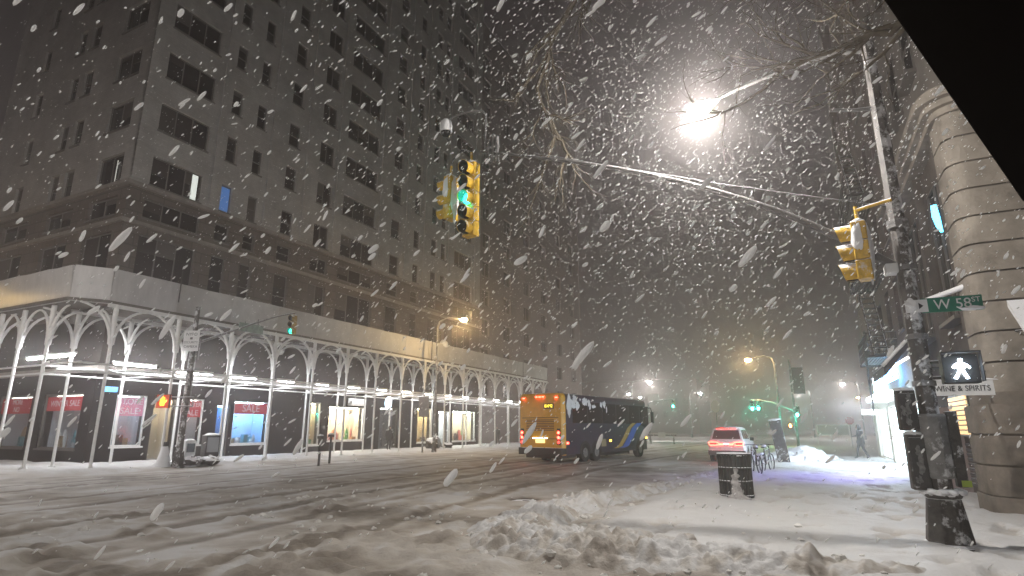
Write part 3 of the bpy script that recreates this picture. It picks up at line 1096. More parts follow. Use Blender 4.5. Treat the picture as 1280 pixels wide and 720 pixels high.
# --- bright shop building beyond it
OS = (RX + .15, 24.05, 0)
sx = OS[0]
sb = thing("shop_building", "dark brick building with a dazzling white shopfront and fire escape down the right sidewalk", "building", OS)
PSh = lambda u, z, d: (sx + d, u, z)
hs = [((y, y + 1.3, z, z + 2.0), 1) for z in [5.4 + 3.5 * k for k in range(8)] for y in (25.4, 28.2, 31.0, 33.8, 36.6, 39.4)]
mb = MB()
wall_grid(mb, PSh, 24.05, 42, 4.3, 34, [q for q, _ in hs], .3)
mb.quad((sx, 42, 0), (sx + 20, 42, 0), (sx + 20, 42, 34), (sx, 42, 34))
mb.quad((sx, 24.05, 34), (sx + 20, 24.05, 34), (sx + 20, 42, 34), (sx, 42, 34))
mb.build("wall", M['brown_brick_y'], sb, world=OS)
add_windows(sb, PSh, hs, 48, OS)
shop_h = [(24.9, 29.0, .15, 2.75), (29.5, 34.2, .15, 2.75), (35.0, 40.5, .15, 2.75)]
mb = MB()
wall_grid(mb, PSh, 24.05, 42, -.1, 4.3, shop_h, .3)
mb.build("shopfront", mat("cream_shopfront", (.62, .58, .5), rough=.6, var=.1), sb, world=OS)
for i, h in enumerate(shop_h):
    mb = MB()
    window_shapes(mb, MB(), PSh, h, 3, sill=False)
    wo = mb.build("shop_window", M['white_paint'], sb, world=OS)
    pn = MB()
    pbox(pn, PSh, h[0] + .06, h[1] - .06, h[2] + .06, h[3] - .06, .22, .24)
    pn.build("pane", emat("bright_shop_glass_%d" % i, (.74, .90, 1.0), 4.5 if i < 2 else 3.2), wo, world=OS)
sg = MB()
sg.box(sx - .85, sx - .02, 27.0, 33.8, 2.95, 3.2)
sg.build("canopy", M['white_paint'], sb, world=OS)
sg = MB()
sg.box(sx - .9, sx - .86, 27.2, 33.6, 2.98, 3.17)
sg.box(sx - .85, sx - .02, 26.93, 26.99, 2.97, 3.18)
sg.build("canopy_sign", emat("white_sign_light", (.8, .95, 1.0), 12), sb, world=OS)
sg = MB()
sg.box(sx - .95, sx - .2, 36.5, 36.6, 2.45, 2.7)
sg.build("hanging_sign", emat("white_hanging_sign", (.8, .95, 1.0), 8), sb, world=OS)
sg = MB()
sg.prism([(-.55, 3.5), (-.05, 3.75), (-.05, 4.6), (-.55, 4.2)], 28.6, 28.75, 'y', Matrix.Translation((sx, 0, 0)))
sg.build("neon_sign", emat("blue_neon", (.14, .45, 1.0), 14), sb, world=OS)
sg = MB()
sg.box(sx - .55, sx - .08, 33.2, 33.3, 3.4, 4.1)
sg.build("neon_sign", emat("white_blue_neon", (.5, .8, 1.0), 8), sb, world=OS)
sg = MB()
sg.tube([(sx - 1.3, 24.6, 3.5), (sx - .15, 24.6, 4.2)], .05, 8)
sg.build("light_bar", emat("pale_light_bar", (1, .9, .82), 3.0), sb, world=OS)
# the spill of the shop front onto the snow
lo = bpy.data.lights.new("shopfront_light", 'AREA')
lo.shape = 'RECTANGLE'; lo.size = 6.0; lo.size_y = .5; lo.energy = 560; lo.color = (.72, .86, 1.0)
l_o = bpy.data.objects.new("shopfront_light", lo); COL.objects.link(l_o); l_o.parent = sb
l_o.location = (-1.0, 30.4 - OS[1], 2.9); l_o.rotation_euler = (R(-25), 0, R(90)); l_o.rotation_euler = Euler((0, R(-30), R(0)), 'XYZ')
l_o.rotation_euler = Vector((-.55, -.25, -1)).to_track_quat('-Z', 'Y').to_euler()
lo2 = bpy.data.lights.new("purple_sign_light", 'SPOT')
lo2.energy = 1250; lo2.color = (.30, .22, 1.0); lo2.spot_size = R(75); lo2.spot_blend = .8; lo2.shadow_soft_size = .3
l_o2 = bpy.data.objects.new("purple_sign_light", lo2); COL.objects.link(l_o2); l_o2.parent = sb
l_o2.location = (-.7, 0.6, 3.8)
l_o2.rotation_euler = Vector((-.75, -.35, -1)).to_track_quat('-Z', 'Y').to_euler()

fe = thing("fire_escape", "black iron fire escape with ladder on the dark brick wall above the bright shop", "fire escape", (sx, 27.6, 4.6))
for lv in range(3):
    z = lv * 3.5
    mb = MB()
    for k in range(9):
        mb.box(-1.05 + k * .12, -.97 + k * .12, 0, 4.2, z, z + .04)
    mb.box(-1.1, -.02, -.05, 0, z - .06, z + .05); mb.box(-1.1, -.02, 4.2, 4.25, z - .06, z + .05)
    mb.build("platform", M['dark_metal'], fe)
    mb = MB()
    for zz in (.35, .65, .95):
        mb.tube([(-.03, -.02, z + zz), (-1.08, -.02, z + zz), (-1.08, 4.22, z + zz), (-.03, 4.22, z + zz)], .018, 5)
    for k in range(22):
        mb.tube([(-1.08, k * .2, z), (-1.08, k * .2, z + .95)], .011, 4)
    for k in range(5):
        mb.tube([(-.05 - k * .25, -.02, z), (-.05 - k * .25, -.02, z + .95)], .011, 4)
    mb.build("railing", M['dark_metal'], fe)
    mb = MB()
    a, b_ = Vector((-.55, .6, z)), Vector((-.55, 3.4, z + 3.4))
    for s in (-.25, .25):
        mb.tube([a + Vector((s, 0, 0)), b_ + Vector((s, 0, 0))], .03, 5)
    for k in range(12):
        p = a.lerp(b_, (k + .5) / 12)
        mb.box(p.x - .25, p.x + .25, p.y - .1, p.y + .1, p.z - .012, p.z + .012)
    mb.build("stair", M['dark_metal'], fe)
mb = MB()
for s in (-.2, .2):
    mb.tube([(-1.15, .1 + s + .3, -2.2), (-1.15, .1 + s + .3, .6)], .02, 5)
for k in range(9):
    mb.tube([(-1.15, .2, -2.1 + k * .3), (-1.15, .6, -2.1 + k * .3)], .014, 5)
mb.build("ladder", M['dark_metal'], fe)

# ------------------------------------------------------------------ arched sidewalk shed
SX = -26.5
SO = (SX, 14.0, 0)
shed = thing("sidewalk_shed", "long white arched steel sidewalk shed with pale fascia in front of the lit shops", "scaffold", SO)
NP, SP = 17, 2.92
PY = [14.34 + SP * k for k in range(NP)]


def post_mesh(x, y, dirs, ztop=6.98):
    p = MB()
    p.tube([(x, y, -.05), (x, y, 2.0), (x, y, 5.2)], [.062, .062, .07], 10)
    p.tube([(x, y, 5.2), (x, y, 5.6), (x, y, ztop)], [.085, .11, .10], 10)
    p.tube([(x, y, .02), (x, y, .16)], [.15, .12], 10)
    return p


def arms_mesh(x, y, dirs):
    p = MB()
    for (dx, dy, L) in dirs:
        pts, rad = [], []
        for k in range(9):
            a = (math.pi / 2) * k / 8
            o_ = .05 + (L - .05) * (1 - math.cos(a))
            pts.append((x + dx * o_, y + dy * o_, 5.25 + 1.62 * math.sin(a)))
            rad.append(.085 - .045 * k / 8)
        p.tube(pts, rad, 8)
    return p


posts = []
for k, y in enumerate(PY):
    d = [(0, 1, 1.44), (0, -1, 1.44), (-1, 0, 1.3)]
    posts.append((SX, y, d))
for k, y in enumerate(PY):
    posts.append((-29.35, y - .55 if k else y, [(0, 1, 1.44), (0, -1, 1.44), (1, 0, 1.3)]))
for x in (-29.0, -31.4, -33.4):
    posts.append((x, 13.15, [(1, 0, 1.2), (-1, 0, 1.2), (0, 1, 1.2)]))
for (x, y, d) in posts:
    po = post_mesh(x, y, d).build("post", M['white_paint'], shed, smooth=True, world=SO)
    arms_mesh(x, y, d).build("arch_bracket", M['white_paint'], po, smooth=True, world=SO)
YE = 62.0
# deck and fascia
mb = MB()
mb.box(-30.9, SX + .05, 13.0, YE, 7.0, 7.12)
mb.box(-33.6, -26.9, 12.95, 16.3, 6.98, 7.1) if False else None
mb.prism([(SX + .05, 13.9), (-27.3, 12.75), (-33.6, 12.75), (-33.6, 16.2), (-30.95, 16.2), (-30.95, 13.0 + .9), (SX + .05, 13.9)][:-1], 6.98, 7.10)
mb = MB()
mb.prism([(SX + .05, YE), (SX + .05, 13.9), (-27.3, 12.75), (-33.6, 12.75), (-33.6, 16.25), (-30.95, 16.25), (-30.95, YE)], 7.0, 7.12)
mb.build("deck", M['deck'], shed, world=SO)
mb = MB()
mb.prism([(SX - .05, YE), (SX - .05, 14.0), (-27.35, 12.9), (-33.5, 12.9), (-33.5, 16.2), (-30.95, 16.2), (-30.95, YE)], 7.123, 7.26)
mb.build("deck_snow", M['snow'], shed, world=SO)


def fascia_panel(p0, p1, z0, z1, lean, m, name="fascia", seed=0):
    """one flared hoarding panel between two plan points, outward = right of p0>p1"""
    a, b = Vector((*p0, 0)), Vector((*p1, 0))
    d = (b - a).normalized()
    n = Vector((d.y, -d.x, 0))
    mb = MB()
    N = max(2, int((b - a).length / .6))
    q = random.Random(seed)
    rows = 5
    gridp = []
    for i in range(N + 1):
        for j in range(rows + 1):
            t, s = i / N, j / rows
            edge = (i in (0, N)) or (j in (0, rows))
            wob = 0 if edge else q.uniform(-.03, .03)
            p = a.lerp(b, t) + n * (lean * s + wob)
            p.z = z0 + (z1 - z0) * s + (q.uniform(-.025, .025) if j == rows and 0 < i < N else 0)
            gridp.append(tuple(p))
    back = [tuple(Vector(p) - n * .08) for p in gridp]
    R1 = rows + 1
    fs = []
    off = len(gridp)
    for i in range(N):
        for j in range(rows):
            k = i * R1 + j
            fs.append((k, k + R1, k + R1 + 1, k + 1))
            fs.append((off + k, off + k + 1, off + k + R1 + 1, off + k + R1))
    for i in range(N):
        k = i * R1
        fs.append((k, off + k, off + k + R1, k + R1))
        fs.append((k + rows, k + R1 + rows, off + k + R1 + rows, off + k + rows))
    for j in range(rows):
        fs.append((j, j + 1, off + j + 1, off + j))
        k = N * R1 + j
        fs.append((k, off + k, off + k + 1, k + 1))
    mb.add(gridp + back, fs)
    return mb.build(name, m, shed, smooth=True, world=SO)


ys = [14.0] + [14.0 + (YE - 14.0) * k / 16 for k in range(1, 17)]
for i in range(16):
    fascia_panel((SX, ys[i + 1] - .01), (SX, ys[i] + (.0 if i == 0 else .01)), 6.98, 8.5, -.12, M['fascia'], seed=i) if False else \
        fascia_panel((SX, ys[i] + (.0 if i == 0 else .01)), (SX, ys[i + 1] - .01), 6.98, 8.52, .10, (M['fascia'], M['fascia_b'], M['fascia_c'])[(i * 7 + i // 3) % 3] if i else M['wrap'], seed=i)
fascia_panel((-27.25, 12.85), (SX, 14.0), 6.98, 8.52, .10, M['wrap'], seed=50)
fascia_panel((-33.6, 12.85), (-27.25, 12.85), 6.98, 8.5, .12, M['wrap'], seed=51)
# steel under the deck
for x in (SX, -29.35):
    mb = MB()
    mb.box(x - .07, x + .07, 14.0, YE, 6.84, 6.997)
    mb.build("beam", M['white_paint'], shed, world=SO)
for k, y in enumerate(PY):
    mb = MB()
    mb.box(-30.8, SX - .075, y - .05, y + .05, 6.86, 6.996)
    mb.build("joist", M['galv'], shed, world=SO)
# mid-height ledgers with diagonal braces lying flat
for x in (SX, -29.35):
    for z in (4.02, 4.38):
        mb = MB()
        mb.tube([(x + .03, 13.2, z), (x + .03, PY[-1] + .4, z)], .042, 8)
        mb.build("ledger", M['white_paint'], shed, smooth=True, world=SO)
for z in (4.02, 4.38):
    mb = MB()
    mb.tube([(-34, 13.18, z), (SX + .3, 13.18, z)], .042, 8)
    mb.build("ledger", M['white_paint'], shed, smooth=True, world=SO)
for k in range(NP - 1):
    y0, y1 = PY[k], PY[k + 1]
    mb = MB()
    mb.tube([(SX, y0, 4.2), (-29.35, y1 - .5, 4.2)], .04, 8)
    mb.build("brace", M['white_paint'], shed, smooth=True, world=SO)
    mb = MB()
    mb.tube([(SX, y1, 4.27), (-29.35, y0 - .5, 4.27)], .04, 8)
    mb.build("brace", M['white_paint'], shed, smooth=True, world=SO)
    mb = MB()
    mb.tube([(SX - .1, y0 + .1, 4.11), (-29.3, y0 - .45, 4.11)], .036, 8)
    mb.build("brace", M['white_paint'], shed, smooth=True, world=SO)
# work lights
tubes = [(-28.0, 16.4 + 3.0 * k, 4.5 if k else 4.62) for k in range(15)]
for i, (x, y, z) in enumerate(tubes):
    mb = MB()
    L = (.95, 1.0, .8, .6, .5)[min(i, 4)]
    mb.box(x - .09, x + .09, y - L - .05, y + L + .05, z + .05, z + .13)
    to = mb.build("light_fitting", M['white_paint'], shed, world=SO)
    mb = MB()
    mb.tube([(x, y - L, z), (x, y + L, z)], .045, 8)
    mb.build("tube", M['tube'], to, world=SO)
mb = MB()
mb.box(-32.6, -28.6, 14.0, 14.18, 4.95, 5.03)
to = mb.build("light_fitting", M['white_paint'], shed, world=SO)
mb = MB()
mb.tube([(-32.5, 14.09, 4.9), (-28.7, 14.09, 4.9)], .05, 8)
mb.build("tube", M['tube'], to, world=SO)
mb = MB()
mb.lump((SX - .1, 40.4, 8.55), (.3, .5, .35), seed=3, amp=.12)
mb.build("snow_cap", M['snow'], shed, smooth=True, world=SO)
mb = MB()
mb.tube([(SX + .12, 38.4, 7.0), (SX + .12, 38.4, 8.9)], .03, 6)
mb.tube([(SX + .12, 17.0, 7.6), (SX + .12, 17.0, 9.2)], .03, 6)
mb.tube([(SX + .12, 55.4, 7.0), (SX + .12, 55.4, 8.7)], .03, 6)
mb.build("upright", M['dark_metal'], shed, smooth=True, world=SO)

# ------------------------------------------------------------------ traffic signals
def half_visor(mb, c, r, L, m4):
    """tunnel visor, open at the lower front, along -Y"""
    n = 14
    vs, fs = [], []
    for k in range(n + 1):
        a = R(-60) + R(300) * k / n
        ll = L * (1.0 - .35 * abs(k / n - .5) * 2)
        for (rr_, yy) in ((r, 0), (r, -ll), (r - .012, -ll), (r - .012, 0)):
            vs.append((c[0] + rr_ * math.cos(a), c[1] + yy, c[2] + rr_ * math.sin(a)))
    for k in range(n):
        for q in range(4):
            q2 = (q + 1) % 4
            fs.append((k * 4 + q, (k + 1) * 4 + q, (k + 1) * 4 + q2, k * 4 + q2))
    mb.add(vs, fs, m4)


def far_glow(t, n, pitch, hang, watts):
    lamp_light('signal_glow', t, (0, -.45, -hang - (n - .5) * pitch), (.03, 1, .6), watts, .1)


def signal_head(name, label, loc, rz, n=3, lit=(), body='yellow', group=None, pitch=.37, hang=.25, green='green_on', plaster=False):
    """hangs down from loc; faces -Y before turning"""
    t = thing(name, label, "traffic light", loc, rz, group)
    bm_ = M[body]
    hb = MB()
    for k in range(n):
        z1 = -hang - k * pitch
        hb.box(-.17, .17, -.1, .12, z1 - pitch + .012, z1)
    hb.build("housing", bm_, t, bevel=.02)
    br = MB()
    br.tube([(0, 0, .05), (0, 0, -hang + .01)], .03, 8)
    br.box(-.08, .08, -.06, .06, -hang + .003, -hang + .06)
    br.build("bracket", bm_, t)
    for k in range(n):
        zc_ = -hang - (k + .5) * pitch
        vb = MB()
        half_visor(vb, (0, -.1, zc_), .155, .27, None)
        vb.cur = 1
        half_visor(vb, (0, -.1, zc_), .1425, .262, None)
        vb.build("visor", [bm_, M['black']], t, smooth=True)
        lb = MB()
        lb.prism([(.135 * math.cos(j * math.pi / 10), zc_ + .135 * math.sin(j * math.pi / 10)) for j in range(20)], -.125, -.103, 'y')
        key = dict(lit).get(k)
        lb.build("lens", M[key] if key else M['lens_dark'], t)
    if plaster:
        pb = MB()
        pb.lump((-.02, .1, -hang - pitch * 1.5), (.16, .07, pitch * 1.35), seed=9, amp=.22)
        pb.lump((.14, -.02, -hang - pitch * .9), (.06, .1, pitch * .8), seed=4, amp=.2)
        pb.build("plastered_snow", M['snow'], t, smooth=True)
    cap = MB()
    cap.lump((0, 0, -hang + .02), (.16, .1, .05), seed=2, amp=.12)
    cap.build("snow_cap", M['snow'], t, smooth=True)
    return t


# the near pole, its curved signal arm and its lamp
PX_, PY_ = 1.68, 10.95
pole = thing("traffic_pole", "battered signal pole on an octagonal iron base at the right street corner", "traffic pole", (PX_, PY_, 0))
mb = MB()
oct_ = lambda r, a0=R(22.5): [(r * math.cos(a0 + k * math.pi / 4), r * math.sin(a0 + k * math.pi / 4)) for k in range(8)]
mb.prism(oct_(.38), 0.0, .10)
prev = None
def frustum(mb, r0, z0, r1, z1, n=8):
    a0 = R(22.5) if n == 8 else 0
    vs = [(r0 * math.cos(a0 + 2 * math.pi * k / n), r0 * math.sin(a0 + 2 * math.pi * k / n), z0) for k in range(n)] + \
         [(r1 * math.cos(a0 + 2 * math.pi * k / n), r1 * math.sin(a0 + 2 * math.pi * k / n), z1) for k in range(n)]
    fs = [tuple(range(n - 1, -1, -1)), tuple(range(n, 2 * n))] + [(k, (k + 1) % n, n + (k + 1) % n, n + k) for k in range(n)]
    mb.add(vs, fs)
frustum(mb, .36, .101, .315, .13)
frustum(mb, .31, .131, .225, .74)
frustum(mb, .23, .741, .265, .80)
mb.build("base", M['cast'], pole, bevel=.015)
mb = MB()
mb.tube([(0, 0, .801), (0, 0, .83)], [.29, .27], 16)
mb.build("collar", M['dark_metal'], pole)
mb = MB()
for k in range(11):
    a = k * 2 * math.pi / 11
    mb.lump((.215 * math.cos(a), .215 * math.sin(a), .83), (.095, .095, .05), seed=k, amp=.2, nu=10, nv=6)
mb.build("collar_snow", M['snow'], pole, smooth=True)
mb = MB()
mb.tube([(0, 0, .8), (0, 0, 1.4), (0, 0, 4.5), (-.01, 0, 8.6)], [.15, .14, .125, .095], 8)
mb.build("shaft", M['pole'], pole)
mb = MB()
mb.tube([(0, 0, 1.02), (0, 0, 1.06), (0, 0, 1.92), (0, 0, 1.96)], [.19, .21, .21, .19], 10)
mb.build("control_wrap", M['galv'], pole)
for z in (2.42, 3.15, 4.28, 5.0, 5.06):
    mb = MB()
    mb.tube([(0, 0, z - .04), (0, 0, z + .04)], .16, 10)
    mb.build("clamp_band", M['galv'], pole)
mb = MB()
mb.box(-.28, -.1, -.14, .14, 4.2, 4.36)
mb.build("arm_clamp", M['sign_white'], pole, bevel=.02)
arm_pts = []
AX = [-.12, .96 * -1, -1.79, -2.71, -3.59, -4.55, -5.97, -7.98]
AZ = [4.33, 5.05, 5.61, 6.13, 6.57, 6.98, 7.51, 8.18]
for k in range(15):
    x_ = -.12 - 7.86 * k / 14
    arm_pts.append((x_, 0, float(np.interp(-x_, [-q for q in AX], AZ))))
arm_pts = [arm_pts[0]] + [(arm_pts[k][0], 0, (arm_pts[k - 1][2] + 2 * arm_pts[k][2] + arm_pts[k + 1][2]) / 4) for k in range(1, 14)] + [arm_pts[14]]
mb = MB()
mb.tube(arm_pts, [.066 - .036 * k / 14 for k in range(15)], 10)
mb.build("mast_arm", M['arm_grey'], pole, smooth=True)
ARM = lambda x: np.interp(-x, [-p[0] for p in arm_pts], [p[2] for p in arm_pts])
mb = MB()
mb.tube([(-.05, 0, 5.35), (-2.6, 0, ARM(-2.6) + .2), (-6.6, 0, ARM(-6.6) + .10)], .008, 6)
mb.build("guy_rod", M['arm_grey'], pole, smooth=True)
mb = MB()
mb.tube([(-.02, 0, 8.35), (-.5, .0, 8.45), (-1.3, .05, 8.42), (-2.2, .1, 8.27), (-2.75, .12, 8.13)], [.05, .05, .045, .04, .04], 8)
mb.build("lamp_arm", M['arm_grey'], pole, smooth=True)
mb = MB()
mb.tube([(-.05, 0, 7.2), (-.35, 0, 7.24), (-.72, 0, 7.33)], [.035, .03, .028], 8)
mb.build("side_arm", M['galv'], pole, smooth=True)
mb = MB()
mb.lump((-2.95, .13, 8.12), (.36, .17, .09), seed=1, amp=.05)
lh = mb.build("lamp_head", M['galv'], pole, smooth=True)
mb = MB()
mb.ball((-2.97, .13, 8.02), (.24, .15, .09), 16, 8)
mb.build("lens", M['white_lens'], lh, smooth=True)
lamp_light("lamp_light", pole, (-2.97, .13, 7.86), (1.0, .96, .91), 1350 * LAMP_W, .14)
mb = MB()
mb.tube([(-7.86, 0, ARM(-7.8) - .02), (-7.86, 0, ARM(-7.8) + .98), (-7.95, 0, ARM(-7.8) + 1.12), (-8.3, 0, ARM(-7.8) + 1.2), (-8.75, 0, ARM(-7.8) + 1.2), (-8.9, 0, ARM(-7.8) + 1.14)], .024, 8)
mb.build("camera_bracket", M['galv'], pole, smooth=True)
ZT = float(ARM(-7.8))
mb = MB()
for (dx, h) in ((-.12, .3), (0, .42), (.1, .34)):
    mb.box(-7.66 + dx, -7.62 + dx, -.04, .05, ZT - .3, ZT + h)
mb.box(-7.82, -7.5, -.03, .03, ZT + .05, ZT + .12)
mb.build("antenna_bracket", M['galv'], pole)

ct = thing("dome_camera", "pale dome security camera hanging from the tip of the signal arm", "camera", (PX_ - 9.0, PY_, ZT + 1.12))
mb = MB()
mb.tube([(0, 0, .05), (0, 0, -.02), (0, 0, -.14), (0, 0, -.3)], [.06, .13, .155, .15], 16)
mb.build("housing", M['sign_white'], ct, smooth=True)
mb = MB()
mb.ball((0, 0, -.31), (.125, .125, .13), 16, 10)
mb.build("dome", mat("dome_glass", (.02, .02, .02), rough=.08), ct, smooth=True)

hx = -6.55
s1 = signal_head("traffic_light", "yellow five lens traffic light showing green over the avenue", (hx, PY_ - .02, 8.15), R(-8), n=5, lit=((2, 'green_on'),), group="signals on the near arm")
lamp_light("green_light", s1, (0, -.32, -.25 - 2.5 * .37), (.05, 1, .7), 9, .1)
s2 = signal_head("traffic_light", "snow plastered yellow traffic light beside the green one over the avenue", (hx - .62, PY_ + .06, 7.95), R(-97), n=3, group="signals on the near arm", plaster=True)
s3 = signal_head("traffic_light", "snow plastered yellow traffic light with a dull red lens near the right pole", (1.10, PY_ - .2, 5.33), R(-100), n=3, lit=((0, 'red_on'),), group="signals on the near arm", plaster=True, pitch=.33)
mb = MB()
mb.tube([(0, 0, -.02), (.05, .25, .0), (.1, .52, .02)], .03, 8)
mb.build("bracket_arm", M['yellow'], s3, smooth=True)
mb = MB()
mb.tube([(0, 0, .04), (-.3, 0, .2), (-.62, .05, .04), (-.66, .05, -.05)], .025, 8)
mb.build("yoke", M['dark_metal'], s1, smooth=True)

# signs and boxes on the near pole
st = thing("street_sign", "green W 58 street name sign sticking out from the right signal pole", "street sign", (PX_ + .1, PY_ - .1, 3.62), R(3))
mb = MB(); mb.box(.02, .80, -.012, .012, -.115, .115)
mb.build("plate", M['sign_green'], st)
mb = MB(); mb.box(-.2, .10, -.018, -.0125, -.1, .1)
mb.build("arrow_panel", M['sign_white'], st)
text("lettering", "W 58", .22, M['sign_white'], st, (.42, -.016, -.005), (R(90), 0, 0), .003, squash=.95)
text("lettering", "ST", .11, M['sign_white'], st, (.72, -.016, .045), (R(90), 0, 0), .003)
mb = MB(); mb.prism([(-.02, -.05), (.04, 0), (-.02, .05)], -.0225, -.0185, 'y')
mb.build("arrow", M['ink'], st)
mb = MB(); mb.lump((.66, -.03, -.09), (.14, .03, .03), seed=3); mb.build("stuck_snow", M['snow'], st, smooth=True)
mb = MB(); mb.lump((-.12, -.03, .02), (.08, .03, .09), seed=6); mb.build("stuck_snow", M['snow'], st, smooth=True)

wk = thing("walk_signal", "pedestrian signal glowing with a white walking figure beside the right pole", "pedestrian signal", (PX_ + .46, PY_ - .12, 2.62))
mb = MB(); mb.box(-.23, .23, -.04, .16, -.22, .22)
mb.build("housing", M['black'], wk, bevel=.015)
mb = MB()
mb.box(-.235, .235, -.2, -.04, .222, .245); mb.box(-.245, -.232, -.2, -.04, -.2, .245); mb.box(.232, .245, -.2, -.04, -.2, .245)
mb.build("hood", M['black'], wk)
mb = MB(); mb.tube([(-.24, .06, .12), (-.46, .1, .12)], .03, 8); mb.tube([(-.24, .06, -.12), (-.46, .1, -.12)], .03, 8); mb.tube([(-.46, .1, -.14), (-.46, .1, .14)], .035, 8)
mb.build("bracket", M['dark_metal'], wk)
mb = MB()
y0, y1 = -.062, -.043
fig = lambda pts: mb.prism(pts, y0, y1, 'y')
mb.prism([(.01 + .035 * math.cos(k * .628), .145 + .035 * math.sin(k * .628)) for k in range(10)], y0, y1, 'y')
fig([(-.05, .10), (.05, .10), (.06, .0), (.045, -.03), (-.045, -.03), (-.055, .02)])
fig([(-.045, -.032), (.005, -.032), (-.03, -.12), (-.08, -.19), (-.125, -.17), (-.075, -.1)])
fig([(.006, -.032), (.046, -.032), (.07, -.1), (.105, -.185), (.06, -.19), (.025, -.11)])
fig([(-.052, .098), (-.056, .05), (-.1, .0), (-.13, .03), (-.09, .075)])
fig([(.052, .098), (.058, .05), (.1, .02), (.135, -.01), (.145, .02), (.1, .07)])
mb.build("walking_figure", M['walk_on'], wk)
lamp_light("walk_light", wk, (0, -.45, 0), (.7, .85, 1), 5, .15)
for c_ in wk.children:
    if c_.name.startswith('walking_figure'):
        c_.scale = (.82, 1, .82)

ws = thing("shop_sign", "white shop sign lettered in dark capitals hanging just below the walking figure", "shop sign", (2.74, 14.0, 2.50), R(3))
mb = MB(); mb.box(-.5, .5, -.02, .02, -.14, .14)
mb.build("board", M['sign_white'], ws)
text("lettering", "WINE & SPIRITS", .15, M['ink'], ws, (0, -.024, -.01), (R(90), 0, 0), .003, squash=.86)
mb = MB(); mb.tube([(-.45, 0, .13), (-.45, 0, .42), (.8, 1.4, .42)], .015, 6)
mb.build("hanger", M['dark_metal'], ws)
mb = MB(); mb.lump((0, 0, .16), (.5, .04, .03), seed=8, amp=.2)
mb.build("snow_cap", M['snow'], ws, smooth=True)

for i, (z, dx, rz, lab) in enumerate(((2.02, -.29, .12, "upper dark signal box hung on the left of the right pole"), (1.26, -.25, .1, "lower dark signal box hung on the left of the right pole"))):
    bx_ = thing("pole_box", lab, "control box", (PX_ + dx, PY_ - .06, z), rz, "dark boxes on the pole")
    hh = .62 if i == 0 else .82
    mb = MB(); mb.box(-.13, .13, -.09, .09, -hh / 2, hh / 2)
    mb.build("case", M['cast'], bx_, bevel=.03)
    mb = MB(); mb.box(-.1, .1, -.105, -.092, -hh / 2 + .06, hh / 2 - .06)
    mb.build("door", M['dark_metal'], bx_, bevel=.005)
    for k in range(3):
        mb = MB(); mb.lump((random.uniform(-.05, .05), -.098, -hh / 2 + .15 + k * hh * .26), (.05 + .02 * (k % 2), .014, .07 + .05 * (k % 2)), seed=40 + k + i, amp=.35)
        mb.build("stuck_snow", mat("grey_snow_patch_%d%d" % (i, k), (.16, .155, .15), var=.4, scale=20), bx_, smooth=True)
    mb = MB(); mb.lump((0, 0, hh / 2), (.14, .1, .035), seed=60 + i, amp=.15)
    mb.build("snow_cap", M['snow'], bx_, smooth=True)
bx_ = thing("pole_box", "narrow dark box with a green tag on the right of the right pole", "control box", (PX_ + .27, PY_ + .05, 1.4), 0, "dark boxes on the pole")
mb = MB(); mb.box(-.07, .07, -.09, .09, -.5, .6); mb.build("case", M['cast'], bx_, bevel=.02)
mb = MB(); mb.box(-.02, .1, -.1, -.09, -.49, -.4); mb.build("green_tag", mat("green_tag", (.3, .4, .05)), bx_)

# ------------------------------------------------------------------ street lamps
def street_lamp(label, base, head, h, m, col, watts, group="street lamps along the avenue", light=True):
    t = thing("street_lamp", label, "street lamp", (base[0], base[1], 0), 0, group)
    dx, dy = head[0] - base[0], head[1] - base[1]
    mb = MB(); mb.tube([(0, 0, -.1), (0, 0, .7)], [.2, .15], 8); mb.build("base", M['cast'], t)
    mb = MB(); mb.tube([(0, 0, .7), (0, 0, h - .4), (dx * .08, dy * .08, h + .1)], [.11, .075, .06], 8); mb.build("pole", M['galv'], t, smooth=True)
    mb = MB(); mb.tube([(dx * .08, dy * .08, h + .1), (dx * .4, dy * .4, h + .32), (dx * .85, dy * .85, h + .14)], [.05, .045, .04], 8); mb.build("arm", M['galv'], t, smooth=True)
    mb = MB(); mb.ball((dx, dy, h + .1), (.3, .16, .09), 12, 6); ho = mb.build("lamp_head", M['galv'], t, smooth=True)
    mb = MB(); mb.ball((dx, dy, h - .0), (.3, .24, .14), 14, 8); mb.build("lens", m, ho, smooth=True)
    if light:
        lamp_light("lamp_light", t, (dx, dy, h - .16), col, watts * LAMP_W, .12)
    return t


WC, YC = (1.0, .955, .91), (1.0, .70, .34)
street_lamp("amber street lamp glowing above the arched scaffold fascia", (-25.1, 37.2), (-22.6, 37.0), 9.75, M['warm_lens'], YC, 900)
street_lamp("amber street lamp high above the white car", (-2.2, 58.9), (-4.43, 58.8), 8.0, M['warm_lens'], YC, 1100)
street_lamp("bright white street lamp above the front of the bus", (-22.0, 82.2), (-19.35, 82.1), 8.0, M['white_lens'], WC, 2400)
street_lamp("white street lamp on a pale pole right of the far green light", (-19.4, 113.5), (-17.45, 113.5), 8.0, M['white_lens'], WC, 900)
street_lamp("white street lamp just behind the dark banner pole", (0.9, 116.2), (-1.04, 116.2), 8.0, M['white_lens'], WC, 1200)
street_lamp("white street lamp left of the glowing shop signs", (7.1, 97.9), (5.13, 97.7), 8.0, M['white_lens'], WC, 1500)
street_lamp("small pinkish lamp farthest right, low beside the glowing shop", (12.2, 143.6), (10.1, 143.6), 8.0, M['warm_lens'], YC, 700)
street_lamp("faint white lamp left of the bright one above the bus", (-32.5, 110.1), (-30.1, 110.1), 8.0, M['white_lens'], WC, 500)
street_lamp("faint lamp between two white ones above the bus roof", (-33.2, 122.9), (-31.2, 122.9), 8.0, M['white_lens'], WC, 400)
